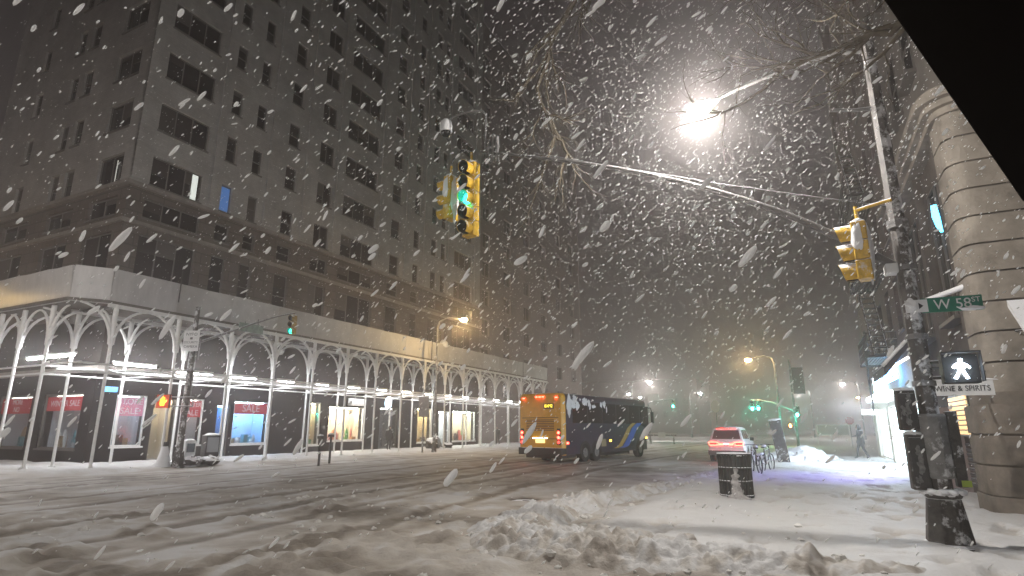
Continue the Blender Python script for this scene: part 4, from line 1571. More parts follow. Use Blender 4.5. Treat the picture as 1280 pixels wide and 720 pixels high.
# unseen lamps: amber from its yellow reflection, white pair added to brighten the facade
street_lamp("added unseen white lamp left of the picture, lighting the facade", (-25.6, 1.5), (-23.2, 1.7), 9.2, M['white_lens'], WC, 2100)
street_lamp("amber street lamp on the side street left of the picture", (-41.0, 8.0), (-41.0, 9.0), 8.4, M['warm_lens'], YC, 16)
street_lamp("added unseen white lamp behind the photographer, lighting the facade", (-1.5, -9.0), (-3.8, -9.0), 9.2, M['white_lens'], WC, 2400)

# ------------------------------------------------------------------ far junction: signal pole, banner, signals
jp = thing("signal_pole", "thin signal pole with curved arm carrying dark banners at the far junction", "traffic pole", (-.95, 59.0, 0))
mb = MB(); mb.tube([(0, 0, -.1), (0, 0, 7.9)], [.13, .09], 8); mb.build("shaft", M['galv'], jp, smooth=True)
mb = MB(); mb.tube([(0, 0, 3.2), (-.8, 0, 3.6), (-1.8, 0, 4.05), (-2.9, 0, 4.3), (-3.4, 0, 4.25)], [.06, .055, .05, .045, .04], 8); mb.build("mast_arm", M['white_paint'], jp, smooth=True)
jb = thing("street_banner", "dark banner hanging from the thin signal pole at the far junction", "banner", (-.4, 59.0, 5.9), 0)
mb = MB(); mb.box(-.45, .5, -.02, .02, -1.1, 1.2); mb.build("cloth", mat("dark_cloth", (.035, .03, .035), var=.3), jb)
mb = MB(); mb.tube([(-.5, 0, 1.22), (.5, 0, 1.22)], .025, 6); mb.tube([(-.5, 0, -1.12), (.5, 0, -1.12)], .025, 6); mb.build("rod", M['dark_metal'], jb)
far_glow(signal_head("traffic_light", "far green light on the end of the thin curved arm, left of a pair", (-4.42, 59.0, 4.35), R(-10), lit=((2, 'green_far'),), body='dark_metal', group="far green signals", pitch=.3, hang=.1), 3, .3, .1, 110)
far_glow(signal_head("traffic_light", "far green light on the end of the thin curved arm, right of a pair", (-3.9, 59.0, 4.35), R(-10), lit=((2, 'green_far'),), body='dark_metal', group="far green signals", pitch=.3, hang=.1), 3, .3, .1, 110)
far_glow(signal_head("traffic_light", "far green light fixed to the thin signal pole beneath the dark banner", (-.72, 58.8, 3.75), R(-10), lit=((2, 'green_far'),), body='dark_metal', group="far green signals", pitch=.3, hang=.1), 3, .3, .1, 110)
far_glow(signal_head("traffic_light", "far green light standing alone right of the bus", (-15.8, 80.0, 5.5), R(-10), lit=((2, 'green_far'),), body='old_yellow', group="far green signals", pitch=.33, hang=.1), 3, .3, .1, 110)

mb = MB()
mb.tube([(-19.2, 80, -.1), (-19.2, 80, 5.0), (-18.5, 80, 5.35), (-15.7, 80, 5.5)], [.12, .1, .07, .05], 8)
tag(mb.build("mast_pole", M['galv'], smooth=True), "grey bent pole holding the lone far green light near the bus", "traffic pole")
hs_ = thing("hand_signal", "small far pedestrian signal showing a glowing orange hand", "pedestrian signal", (-1.42, 58.6, 1.95), R(-10), "orange hand signals")
mb = MB(); mb.box(-.22, .22, 0, .18, -.22, .22); mb.build("housing", M['black'], hs_, bevel=.02)
mb = MB(); mb.tube([(.2, .1, 0), (.5, .3, 0)], .03, 6); mb.build("bracket", M['dark_metal'], hs_)


def hand_mesh(s=1.0):
    mb = MB()
    F = lambda pts: mb.prism([(p[0] * s, p[1] * s) for p in pts], -.022, -.003, 'y')
    F([(-.07, -.14), (.05, -.14), (.07, -.02), (.06, .03), (-.08, .03), (-.085, -.06)])
    for (x, h) in ((-.078, .12), (-.042, .155), (-.005, .15), (.032, .12)):
        F([(x, .032), (x + .028, .032), (x + .028, h), (x + .014, h + .012), (x, h)])
    F([(.071, -.05), (.115, .0), (.13, .045), (.105, .05), (.072, .0)])
    return mb


hand_mesh(1.0).build("hand", emat("far_orange_hand", (1, .22, .03), 90), hs_)

# ------------------------------------------------------------------ left corner: signal pole and its signals
lp = thing("signal_pole", "grey signal pole rising before the arched scaffold at the left corner", "traffic pole", (-25.6, 17.5, 0))
mb = MB(); mb.tube([(0, 0, -.1), (0, 0, .12), (0, 0, .75)], [.34, .28, .2], 8); mb.build("base", M['cast'], lp)
mb = MB(); mb.tube([(0, 0, .7), (0, 0, 4), (0, 0, 7.4)], [.15, .13, .10], 10); mb.build("shaft", M['pole'], lp, smooth=True)
mb = MB(); mb.tube([(.0, 0, 5.6), (0, 1.4, 6.25), (0, 3.2, 7.1), (0, 4.7, 7.75), (0, 5.9, 8.15)], [.07, .065, .06, .05, .045], 8); mb.build("mast_arm", M['galv'], lp, smooth=True)
mb = MB(); mb.tube([(.12, .1, 2.5), (.12, .1, 5.4)], .035, 6); mb.tube([(.06, .3, 4.9), (.06, .3, 5.9)], .025, 6); mb.build("conduit", M['galv'], lp, smooth=True)
signal_head("traffic_light", "old yellow traffic light showing green on the left arm before the scaffold fascia", (-25.6, 23.35, 8.1), R(12), n=3, lit=((2, 'green_on'),), body='old_yellow', pitch=.36, hang=.12, group="signals over the left corner")
gs = thing("hanging_sign", "pale green sign caked with snow hanging from the left signal arm", "street sign", (-25.6, 20.6, 7.15), R(90))
mb = MB(); mb.box(-.75, .75, -.03, .03, -.55, -.1); mb.build("plate", mat("snowy_green", (.24, .30, .25), var=.3, scale=4), gs, bevel=.02)
mb = MB(); mb.tube([(-.4, 0, -.1), (-.4, 0, -.02)], .02, 6); mb.tube([(.4, 0, -.1), (.4, 0, .22)], .02, 6); mb.build("hanger", M['dark_metal'], gs)
ns = thing("camera_sign", "white security camera notice fixed high on the left signal pole", "sign", (-25.42, 17.25, 5.72), R(28))
mb = MB(); mb.box(-.36, .36, -.012, .012, -.48, .48); mb.build("plate", M['sign_white'], ns)
for i, (tx, s, z) in enumerate((("NYPD", .2, .3), ("SECURITY", .145, -.08), ("CAMERA", .16, -.28))):
    text("lettering", tx, s, M['ink'], ns, (0, -.016, z), (R(90), 0, 0), .003)
mb = MB(); mb.box(-.06, .06, -.016, -.013, .06, .16); mb.build("camera_mark", M['ink'], ns)
h2_ = thing("hand_signal", "orange hand pedestrian signal bracketed to the left signal pole", "pedestrian signal", (-25.5, 16.35, 2.9), R(38), "orange hand signals")
mb = MB(); mb.box(-.27, .27, 0, .2, -.29, .29); mb.build("housing", emat("hand_housing", (.5, .06, .01), .55), h2_, bevel=.02)
mb = MB(); mb.box(-.29, .29, -.14, -.002, .292, .31); mb.box(-.305, -.291, -.14, -.002, -.29, .31); mb.box(.291, .305, -.14, -.002, -.29, .31); mb.build("hood", M['dark_metal'], h2_)
hand_mesh(1.35).build("hand", M['orange_on'], h2_)
mb = MB(); mb.tube([(.28, .1, .2), (1.15, .25, .2)], .03, 6); mb.tube([(.28, .1, -.2), (1.15, .25, -.2)], .03, 6); mb.tube([(1.15, .25, -.24), (1.15, .25, .24)], .035, 6); mb.build("bracket", M['galv'], h2_)

# things heaped round that pole
def bag(label, loc, r, seed, group="bin bags in the snow"):
    t = thing("bin_bag", label, "bin bag", loc, 0, group)
    mb = MB(); mb.lump((0, 0, r[2] * .8), r, seed=seed, amp=.18); mb.build("sack", M['bag'], t, smooth=True)
    mb = MB(); mb.lump((0, 0, r[2] * 1.75), (r[0] * .22, r[1] * .22, r[2] * .3), seed=seed + 1, amp=.2, nu=8, nv=6); mb.build("knot", M['bag'], t, smooth=True)
    return t
bag("black bin bag slumped nearest the left signal pole", (-25.3, 18.0, .1), (.32, .42, .22), 1)
bag("long black bin bag right of the one at the left pole", (-25.35, 18.9, .1), (.36, .62, .2), 5)
bag("dark heap of bags before the shop doors, largest", (-27.2, 40.3, .1), (.55, .75, .55), 8)
bag("low dark bag right of the big heap by the scaffold", (-27.0, 42.0, .1), (.4, .55, .28), 12)
t = thing("snowy_bollard", "stubby post wrapped in snow left of the left signal pole", "bollard", (-25.9, 17.0, 0))
mb = MB(); mb.tube([(0, 0, 0), (0, 0, .5), (0, 0, .95)], [.34, .24, .12], 12); mb.build("snow_cover", M['snow'], t, smooth=True)
mb = MB(); mb.tube([(0, 0, .9), (0, 0, 1.15)], [.09, .07], 10); mb.build("post", M['dark_metal'], t)
t = thing("newspaper_box", "pale newspaper box topped with snow behind the left signal pole", "newspaper box", (-26.2, 18.35, .1), R(80))
mb = MB(); mb.box(-.24, .24, -.22, .22, .25, 1.05); mb.build("case", M['sign_white'], t, bevel=.02)
mb = MB(); mb.box(-.18, .18, -.235, -.223, .55, .95); mb.build("door", M['pane'], t)
for (a, b_) in ((-.18, -.16), (.18, -.16), (-.18, .16), (.18, .16)):
    mb = MB(); mb.box(a - .02, a + .02, b_ - .02, b_ + .02, -.1, .25); mb.build("leg", M['dark_metal'], t)
mb = MB(); mb.lump((0, 0, 1.06), (.25, .23, .1), seed=5, amp=.1); mb.build("snow_cap", M['snow'], t, smooth=True)
t = thing("newspaper_box", "dark glass newspaper box right of the pale one by the left pole", "newspaper box", (-26.5, 19.7, .1), R(80))
mb = MB(); mb.box(-.34, .34, -.24, .24, .3, 1.3); mb.build("case", M['dark_metal'], t, bevel=.02)
mb = MB(); mb.box(-.28, .28, -.255, -.243, .5, 1.2); mb.build("door", mat("grey_door", (.3, .3, .3), rough=.3), t)
for (a, b_) in ((-.28, -.18), (.28, -.18), (-.28, .18), (.28, .18)):
    mb = MB(); mb.box(a - .02, a + .02, b_ - .02, b_ + .02, -.1, .3); mb.build("leg", M['dark_metal'], t)
mb = MB(); mb.lump((0, 0, 1.31), (.36, .26, .09), seed=7, amp=.1); mb.build("snow_cap", M['snow'], t, smooth=True)

# posts on the buffer strip
for i, (x, y, h, lab) in enumerate(((-20.9, 21.35, 1.3, "left of two short dark marker posts standing in the slushy avenue"), (-22.0, 23.2, 1.35, "right of two short dark marker posts standing in the slushy avenue"))):
    t = thing("marker_post", lab, "post", (x, y, -.05), 0, "marker posts in the avenue")
    mb = MB(); mb.tube([(0, 0, 0), (0, 0, h)], .06, 8); mb.build("post", M['dark_metal'], t)
    mb = MB(); mb.box(-.13, .13, -.1, .1, h, h + .14); mb.build("head", M['dark_metal'], t, bevel=.02)
    mb = MB(); mb.lump((0, 0, h + .15), (.14, .1, .06), seed=i, amp=.15); mb.build("snow_cap", M['snow'], t, smooth=True)
t = thing("parking_sign", "tall grey sign box on a kerb post before the scaffold middle", "sign", (-25.3, 36.0, 0), R(30))
mb = MB(); mb.tube([(0, 0, -.1), (0, 0, 4.5)], .06, 8); mb.build("post", M['galv'], t)
mb = MB(); mb.box(-.36, .36, -.07, .07, 2.55, 4.0); mb.build("panel", mat("grey_panel", (.34, .34, .34), var=.15, scale=4), t, bevel=.02)
mb = MB()
for s in (-1, 1):
    mb.tube([(0, 0, 4.4), (s * .15, 0, 4.75), (s * .34, 0, 4.72), (s * .36, 0, 4.5)], .03, 6)
mb.build("bracket", M['galv'], t, smooth=True)

# ------------------------------------------------------------------ bus
BT = R(-9.8)
bus = thing("coach_bus", "orange backed dark blue express bus with red tail lights on the snowy avenue", "bus", (-12.42, 28.1, 0), BT)
BL, BW, BH = 10.4, 2.6, 3.5
prof = []
hw = BW / 2
for k in range(7):
    a = (math.pi / 2) * k / 6
    prof.append((hw - .22 + .22 * math.cos(a), BH - .22 + .22 * math.sin(a)))
prof = [(hw, .42)] + prof + [(-x, z) for (x, z) in prof[::-1]] + [(-hw, .42)]
navy = mat("bus_navy", (.018, .015, .045), rough=.3, var=.2, scale=3, spec=.5)
orange = mat("bus_orange", (.78, .40, .02), rough=.4, var=.12, scale=2.5)
busglass = mat("bus_glass", (.012, .012, .016), rough=.1, spec=.6)
mb = MB(); mb.prism(prof, .12, BL, 'y'); body = mb.build("body", navy, bus, smooth=True, bevel=.04)
# rear cap
def shrink(p, k, dz=0): return [(x * k, (z - 1.9) * k + 1.9 + dz) for (x, z) in p]
mb = MB()
n = len(prof)
for (y0, k0, y1, k1) in ((.40, 1.006, .06, 1.004), (.06, 1.004, 0, .965)):
    a, b_ = shrink(prof, k0), shrink(prof, k1)
    vs = [(x, y0, z) for (x, z) in a] + [(x, y1, z) for (x, z) in b_]
    mb.add(vs, [(i, (i + 1) % n, n + (i + 1) % n, n + i) for i in range(n)])
mb.add([(x, 0, z) for (x, z) in shrink(prof, .965)], [tuple(range(n))])
rear = mb.build("rear_panel", orange, bus, smooth=True)
mb = MB()
for k in range(7): mb.box(-.85, .85, -.022, -.002, 1.62 + k * .085, 1.665 + k * .085)
mb.build("engine_grille", mat("grille_dark", (.22, .09, .01), rough=.5), rear)
mb = MB()
for z in (1.2, 2.25): mb.box(-1.12, 1.12, -.014, -.002, z, z + .03)
mb.build("panel_seam", mat("seam_dark", (.15, .06, .01)), rear)
mb = MB(); mb.box(-.28, .28, -.03, -.004, 1.0, 1.18); mb.build("number_plate", emat("lit_plate", (1, .75, .3), 1.1), rear)
mb = MB(); mb.box(-.45, .45, -.06, -.004, 1.22, 1.27); mb.build("plate_lamp", emat("plate_lamp", (1, .95, .85), 3.5), rear)
red_lamp = emat("red_tail_light", (1, .05, .03), 16)
red_soft = emat("red_tail_soft", (1, .04, .03), 5)
for s in (-1, 1):
    mb = MB(); mb.box(s * 1.13 - .1, s * 1.13 + .1, -.03, -.002, .92, 1.72); ho = mb.build("light_cluster", M['black'], rear, bevel=.01)
    for z in (1.52, 1.28, 1.05):
        mb = MB(); mb.prism([(s * 1.13 + .075 * math.cos(j * .5236), z + .075 * math.sin(j * .5236)) for j in range(12)], -.05, -.032, 'y')
        mb.build("tail_light", red_lamp if z > 1.1 else red_soft, rear)
    mb = MB(); mb.tube([(s * 1.02 - .07, -.02, 3.28), (s * 1.02 + .07, -.02, 3.28)], .035, 8); mb.build("marker_light", red_lamp, rear)
for k in (-1, 0, 1):
    mb = MB(); mb.tube([(k * .2 - .06 + .0, -.03, 3.33), (k * .2 + .06, -.03, 3.33)], .035, 8); mb.build("marker_light", red_lamp, rear)
mb = MB(); mb.box(.25, .85, -.03, -.004, 2.72, 2.98); mb.build("sign_box", M['black'], rear)
text("route_sign", "BXM2", .22, emat("amber_led", (1, .72, .05), 2.6), rear, (.55, -.034, 2.85), (R(90), 0, 0), .002, squash=.9)
for s in (-1, 1):
    sx_ = s * (hw + .004)
    b0, b1 = min(sx_, sx_ + s * .012), max(sx_, sx_ + s * .012)
    mb = MB(); mb.prism([(1.1, 2.0), (9.4, 2.0), (10.3, 1.75), (10.75, 1.75), (10.75, 3.1), (1.1, 3.1)], b0, b1, 'x'); wn = mb.build("side_windows", busglass, bus)
    mb = MB()
    for y in (2.7, 4.4, 6.1, 7.8, 9.4):
        mb = MB(); mb.box(b0 - .004, b1 + .004, y - .03, y + .03, 2.0, 3.1); mb.build("mullion", M['black'], wn)
    def swoosh(yy, wd, m):
        mb = MB()
        pts = [(yy + .0, .62), (yy + .55, .72), (yy + 1.25, 1.2), (yy + 1.9, 1.75), (yy + 2.6, 2.05)]
        for i in range(4):
            (a0, a1), (c0, c1) = pts[i], pts[i + 1]
            mb.prism([(a0, a1), (a0 + wd, a1), (c0 + wd, c1), (c0, c1)], b0 - .006, b1 + .006, 'x')
        mb.build("livery_stripe", m, bus)
    swoosh(5.7, .5, mat("stripe_gold_%d" % s, (.55, .36, .08), rough=.4))
    swoosh(6.35, .75, mat("stripe_blue_%d" % s, (.03, .12, .6), rough=.4))
    for (y, z, m_) in ((.55, 1.0, red_lamp), (5.3, 1.05, emat("amber_marker_%d" % s, (1, .45, .05), 9)), (10.3, 1.15, emat("amber_front_%d" % s, (1, .45, .05), 9))):
        mb = MB(); mb.box(b0 - .01, b1 + .01, y - .09, y + .09, z - .05, z + .05); mb.build("side_marker", m_, bus)
    mb = MB(); mb.box(b0 - .005, b1 + .005, 4.2, 4.75, .75, 1.15); mb.build("side_panel", mat("panel_cream_%d" % s, (.4, .32, .18)), bus)
    for yw in (2.35, 3.6, 9.3):
        mb = MB(); mb.prism([(yw + .58 * math.cos(k * math.pi / 12), .5 + .58 * math.sin(k * math.pi / 12)) for k in range(13)] + [(yw - .58, .42), (yw + .58, .42)], b0 - .002, b1 + .002, 'x'); mb.build("wheel_arch", M['black'], bus)
        mb = MB(); mb.tube([(s * (hw - .3), yw, .48), (s * (hw + .02), yw, .48)], .48, 24); wo = mb.build("wheel", mat("tyre_%d_%d" % (s, int(yw * 10)), (.015, .014, .014), rough=.9, snow=.3), bus, bevel=.03)
        mb = MB(); mb.tube([(s * (hw - .02), yw, .48), (s * (hw + .03), yw, .48)], [.27, .24], 16); mb.build("rim", M['galv'], wo)
    mb = MB(); mb.tube([(s * hw, BL - .15, 3.05), (s * (hw + .3), BL + .15, 3.0), (s * (hw + .36), BL + .2, 2.7)], .035, 6); mb.box(s * (hw + .36) - .08, s * (hw + .36) + .08, BL + .12, BL + .28, 2.05, 2.75); mb.build("mirror", M['black'], bus)
mb = MB(); mb.box(-1.31, 1.31, -.12, .45, .42, .78); mb.build("bumper", mat("bumper_black", (.02, .018, .018), rough=.6, snow=.25), bus, bevel=.04)
mb = MB(); mb.box(-1.1, 1.1, .3, 1.7, .25, .42); mb.box(-.9, .9, 4.2, 8.6, .22, .41); mb.build("undercarriage", M['black'], bus)
mb = MB(); mb.box(-1.05, 1.05, BL - .005, BL + .02, 1.3, 3.1); mb.build("windscreen", busglass, bus)
mb = MB()
for i in range(9):
    mb.lump((random.uniform(-.25, .25), .8 + i * 1.18, BH), (1.05, .8, .07), seed=i, amp=.1)
mb.build("roof_snow", M['snow'], bus, smooth=True)
mb = MB()
for i in range(26):
    y = .8 + abs(random.gauss(0, 1.9)); z = 3.28 - abs(random.gauss(0, .3))
    if y > 6: continue
    mb.lump((hw + .012, y, z), (.02, random.uniform(.06, .24), random.uniform(.05, .2)), seed=70 + i, amp=.3, nu=10, nv=7)
mb.lump((hw + .012, .75, 2.9), (.02, .25, .5), seed=99, amp=.2)
tag(mb.build("stuck_snow", M['snow'], bus, smooth=True), kind="stuff")

# ------------------------------------------------------------------ cars
def car(name, label, loc, rz, paint, lit=True, group=None, buried=False):
    t = thing(name, label, "car", loc, rz, group)
    # y forward, rear bumper at y = 0
    L, Wd = 4.9, 1.92
    hw = Wd / 2
    secs = [(0.0, .40, .95, .86), (.12, .34, 1.12, .93), (.6, .33, 1.16, .96), (2.4, .33, 1.12, .96), (3.7, .33, 1.08, .95), (4.5, .36, 1.0, .90), (4.85, .42, .85, .78)]
    mb = MB()
    rings = []
    for (y, z0, z1, k) in secs:
        w_ = k
        ring = [(-w_ * .96, z0), (w_ * .96, z0), (w_, z0 + .18), (w_ * 1.0, z1 - .28), (w_ * .95, z1 - .05), (w_ * .88, z1), (-w_ * .88, z1), (-w_ * .95, z1 - .05), (-w_, z1 - .28), (-w_, z0 + .18)]
        rings.append([(x, y, z) for (x, z) in ring])
    nn = 10
    vs = [p for r_ in rings for p in r_]
    fs = [(i * nn + k, i * nn + (k + 1) % nn, (i + 1) * nn + (k + 1) % nn, (i + 1) * nn + k) for i in range(len(rings) - 1) for k in range(nn)]
    fs += [tuple(range(nn)), tuple((len(rings) - 1) * nn + k for k in range(nn))]
    mb.add(vs, fs)
    mb.build("body", paint, t, smooth=True, bevel=.03)
    mb = MB()
    gh = [(.10, 1.10, .86), (.42, 1.68, .74), (.7, 1.76, .72), (2.5, 1.76, .72), (3.35, 1.10, .84)]
    rings = [[(-.88 * 1 if z < 1.2 else -w_, y, z), (.88 if z < 1.2 else w_, y, z)] for (y, z, w_) in gh]
    # cabin as a solid: base outline at belt, roof outline above
    base = [(-.86, .12, 1.09), (.86, .12, 1.09), (.86, 3.35, 1.05), (-.86, 3.35, 1.05)]
    roof = [(-.70, .48, 1.72), (.70, .48, 1.72), (.70, 2.35, 1.76), (-.70, 2.35, 1.76)]
    mb.add(base + roof, [(0, 1, 5, 4), (1, 2, 6, 5), (2, 3, 7, 6), (3, 0, 4, 7), (4, 5, 6, 7), (0, 3, 2, 1)])
    mb.build("cabin", paint, t, bevel=.05)
    dark = busglass
    def panel(nm, q, m, off):
        c = [Vector(p) for p in q]
        nrm = (c[1] - c[0]).cross(c[2] - c[0]).normalized()
        if nrm.dot(sum(c, Vector()) / 4 - Vector((0, 1.7, 1.2))) < 0: nrm = -nrm
        mb = MB()
        a = [tuple(p + nrm * off) for p in c]; b_ = [tuple(p - nrm * .02) for p in c]
        mb.add(a + b_, [(0, 1, 2, 3), (4, 7, 6, 5), (0, 4, 5, 1), (1, 5, 6, 2), (2, 6, 7, 3), (3, 7, 4, 0)])
        return mb.build(nm, m, t)
    lerp = lambda p, q, k: tuple(p[i] + (q[i] - p[i]) * k for i in range(3))
    def inset(a, b_, c, d, u0, u1, v0, v1):
        P_ = lambda u, v: lerp(lerp(a, b_, u), lerp(d, c, u), v)
        return [P_(u0, v0), P_(u1, v0), P_(u1, v1), P_(u0, v1)]
    rg = panel("rear_window", inset(base[0], base[1], roof[1], roof[0], .07, .93, .14, .86), mat(name + "_rear_glass", (.02, .012, .014), rough=.12, emit=(.5, .0, .02), estr=.05 if lit else 0), .006)
    for s in (1, -1):
        i0, i1, j1, j0 = (1, 2, 2, 1) if s > 0 else (0, 3, 3, 0)
        for (u0, u1) in ((.06, .27), (.30, .55), (.58, .86)):
            panel("side_window", inset(base[i0], base[i1], roof[j1], roof[j0], u0, u1, .16, .86), dark, .006)
        mb = MB(); mb.box(s * .98 - .1, s * .98 + .1, 2.75, 2.9, 1.06, 1.24); mb.build("mirror", M['black'], t, bevel=.03)
        for yw in (.95, 3.9):
            mb = MB(); mb.prism([(yw + .43 * math.cos(k * math.pi / 12), .38 + .43 * math.sin(k * math.pi / 12)) for k in range(25)][:24], s * .9, s * (.967), 'x') if s > 0 else mb.prism([(yw + .43 * math.cos(k * math.pi / 12), .38 + .43 * math.sin(k * math.pi / 12)) for k in range(24)], -.967, -.9, 'x')
            mb.build("wheel_arch", M['black'], t)
            mb = MB(); mb.tube([(s * .72, yw, .37), (s * .985, yw, .37)], .37, 22); wo = mb.build("wheel", mat(name + "_tyre_%d%d" % (s, int(yw)), (.015, .014, .014), rough=.9, snow=.3), t, bevel=.03)
            mb = MB(); mb.tube([(s * .96, yw, .37), (s * .992, yw, .37)], [.23, .2], 14); mb.build("rim", M['galv'], wo)
    panel("windscreen", inset(base[2], base[3], roof[3], roof[2], .06, .94, .12, .9), dark, .006)
    if lit:
        loop = emat(name + "_tail_loop", (1.0, .08, .045), 11)
        for s in (-1, 1):
            mb = MB()
            pts = [(s * .14, .93), (s * .34, .93), (s * .46, 1.02), (s * .84, 1.02), (s * .88, .98), (s * .84, .86), (s * .52, .86), (s * .40, .93 - .05), (s * .34, .885), (s * .14, .885)]
            mb.tube([(x, -.03 + .06 * max(0, abs(x) - .7), z) for (x, z) in pts], .022, 6)
            mb.build("tail_light", loop, t, smooth=True)
            mb = MB(); mb.box(min(s * .5, s * .82), max(s * .5, s * .82), -.012, .04, .895, .985); mb.build("light_core", emat(name + "_core%d" % s, (.9, .02, .02), 2.0), t)
        mb = MB(); mb.box(-.26, .26, -.04, .0, .62, .76); mb.build("number_plate", M['sign_white'], t)
        mb = MB(); mb.box(-.13, .13, -.03, .02, .9, .96); mb.build("badge_bar", emat(name + "_badge", (1, .55, .55), 3), t)
        mb = MB(); mb.box(-.5, .5, .42, .5, 1.70, 1.735); mb.build("brake_light", emat(name + "_brake", (1, .04, .03), 5), t)
        lamp_light("tail_glow", t, (0, -.5, .9), (1, .05, .05), 4, .3)
    mb = MB(); mb.box(-.93, .93, -.07, .22, .36, .62); mb.build("bumper", mat(name + "_bumper", (.06, .055, .055), rough=.6, snow=.4), t, bevel=.05)
    mb = MB()
    mb.lump((0, 1.4, 1.75), (.7, 1.0, .1), seed=3, amp=.06)
    mb.lump((0, 4.0, 1.08), (.75, .7, .08), seed=4, amp=.06)
    if buried:
        mb.lump((0, 2.4, .6), (1.25, 2.7, .5), seed=5, amp=.08)
        mb.lump((0, 1.8, 1.5), (.9, 1.5, .42), seed=6, amp=.06)
    mb.build("snow_cover", M['snow'], t, smooth=True)
    return t


carpaint = mat("white_car_paint", (.62, .60, .62), rough=.35, var=.06, scale=4, snow=.3)
car("parked_car", "white car with a glowing red tail light loop stopped behind the litter bin", (-4.0, 33.4, 0), R(-2), carpaint)
darkpaint = mat("dark_car_paint", (.06, .06, .07), rough=.35, snow=.5)
car("snowed_car", "snow buried dark car faint in the storm beyond the bus front", (-21.5, 84, 0), R(84), darkpaint, lit=False, buried=True)
sw = thing("sawhorse", "low road sawhorse with a pale board standing in the snow right of the bus", "barrier", (-14.9, 67.7, 0))
mb = MB(); mb.box(-1.6, 1.6, -.04, .04, .85, 1.05); mb.build("rail", M['galv'], sw)
for x_ in (-1.3, 1.3):
    mb = MB(); mb.tube([(x_, -.35, -.05), (x_, 0, .95), (x_, .35, -.05)], .04, 6); mb.build("leg", M['galv'], sw)
mb = MB(); mb.box(-.4, .4, -.06, -.042, .7, 1.3); mb.build("board", M['sign_white'], sw)
mb = MB(); mb.lump((0, 0, 1.07), (1.5, .07, .06), seed=4, amp=.15); mb.build("snow_cap", M['snow'], sw, smooth=True)

# ------------------------------------------------------------------ litter bin, bikes, kiosk board, barricade
bn = thing("litter_bin", "dark wire litter bin plastered with snow on the right sidewalk", "litter bin", (-1.78, 16.2, .08))
mb = MB()
ns_ = 28
for k in range(ns_):
    a = 2 * math.pi * k / ns_
    mb.tube([(.385 * math.cos(a), .385 * math.sin(a), .0), (.385 * math.cos(a), .385 * math.sin(a), .55), (.385 * math.cos(a), .385 * math.sin(a), 1.02)], .02, 5)
bin_m = mat("bin_iron", (.035, .03, .026), rough=.65, var=.4, scale=9, snow=.3)
mb.build("cage", bin_m, bn)
for (z, r) in ((.04, .395), (.38, .387), (.7, .387), (1.03, .40)):
    mb = MB(); mb.tube([(r * math.cos(k * math.pi / 12), r * math.sin(k * math.pi / 12), z) for k in range(25)], .022, 6, cap=False); mb.build("hoop", bin_m, bn)
mb = MB(); mb.tube([(0, 0, .02), (0, 0, 1.0)], [.372, .372], 24); mb.build("liner", mat("bin_liner", (.02, .018, .018), rough=.6), bn, smooth=True)
mb = MB(); mb.lump((0, 0, 1.0), (.37, .37, .07), seed=2, amp=.12); mb.build("snow_cap", M['snow'], bn, smooth=True)
mb = MB()
toc = Vector((1.78, -16.2, 0)).normalized()
sd = Vector((-toc.y, toc.x, 0))
vs_, fs_ = [], []
for j in range(13):
    z = -.02 + j * .060
    wd_ = .15 * (1 - j / 14) ** 1.1 + .035 * math.sin(j * 2.3) + .03
    for i in range(9):
        a_ = (i / 8 - .5) * 2
        ang_ = math.atan2(toc.y, toc.x) + a_ * wd_ / .38 + .10 * math.sin(j * .7) * .4
        rr_ = .378 + .05 * (1 - a_ * a_) * (1 + .35 * math.sin(j * 1.9 + i)) + .10 * max(0, 1 - j / 3)
        vs_.append((rr_ * math.cos(ang_), rr_ * math.sin(ang_), z))
for j in range(12):
    for i in range(8):
        fs_.append((j * 9 + i, j * 9 + i + 1, (j + 1) * 9 + i + 1, (j + 1) * 9 + i))
mb.add(vs_, fs_)
mb.lump((toc.x * .42, toc.y * .42, -.05), (.34, .34, .09), seed=31, amp=.15)
mb.build("plastered_snow", mat("bin_snow", (.36, .34, .33), rough=.8, var=.35, scale=9, bump=.5, bscale=14), bn, smooth=True)


def bicycle(label, loc, rz, group="bicycles at the kerb"):
    t = thing("bicycle", label, "bicycle", loc, rz, group)
    for y in (-.52, .52):
        mb = MB(); mb.tube([(0, y + .33 * math.cos(k * math.pi / 14), .34 + .33 * math.sin(k * math.pi / 14)) for k in range(29)], .025, 6, cap=False)
        wo = mb.build("wheel", M['black'], t, smooth=True)
        mb = MB()
        for k in range(7): mb.tube([(0, y - .32 * math.cos(k * .449), .34 - .32 * math.sin(k * .449)), (0, y + .32 * math.cos(k * .449), .34 + .32 * math.sin(k * .449))], .004, 4)
        mb.build("spokes", M['galv'], wo)
    mb = MB()
    for (a, b_) in (((0, -.52, .34), (0, -.08, .3)), ((0, -.52, .34), (0, -.18, .8)), ((0, -.08, .3), (0, -.2, .88)), ((0, -.08, .3), (0, .36, .78)), ((0, -.18, .78), (0, .34, .86)), ((0, .52, .34), (0, .33, .98))):
        mb.tube([a, b_], .022, 6)
    mb.build("frame", M['dark_metal'], t)
    mb = MB(); mb.box(-.07, .07, -.34, -.06, .9, .97); mb.build("saddle", M['bag'], t, bevel=.02)
    mb = MB(); mb.tube([(-.28, .26, 1.03), (-.1, .36, 1.04), (.1, .36, 1.04), (.28, .26, 1.03)], .018, 6); mb.build("handlebar", M['dark_metal'], t)
    mb = MB(); mb.lump((0, -.2, .99), (.08, .15, .05), seed=3, amp=.1); mb.lump((0, -.5, .7), (.05, .2, .04), seed=4, amp=.1); mb.build("snow_cap", M['snow'], t, smooth=True)
    return t
bicycle("snowy bicycle propped nearest the litter bin", (-1.95, 24.6, .08), R(20))
bicycle("snowy bicycle leaning just behind the front one near the white car", (-1.6, 25.6, .08), R(-15))

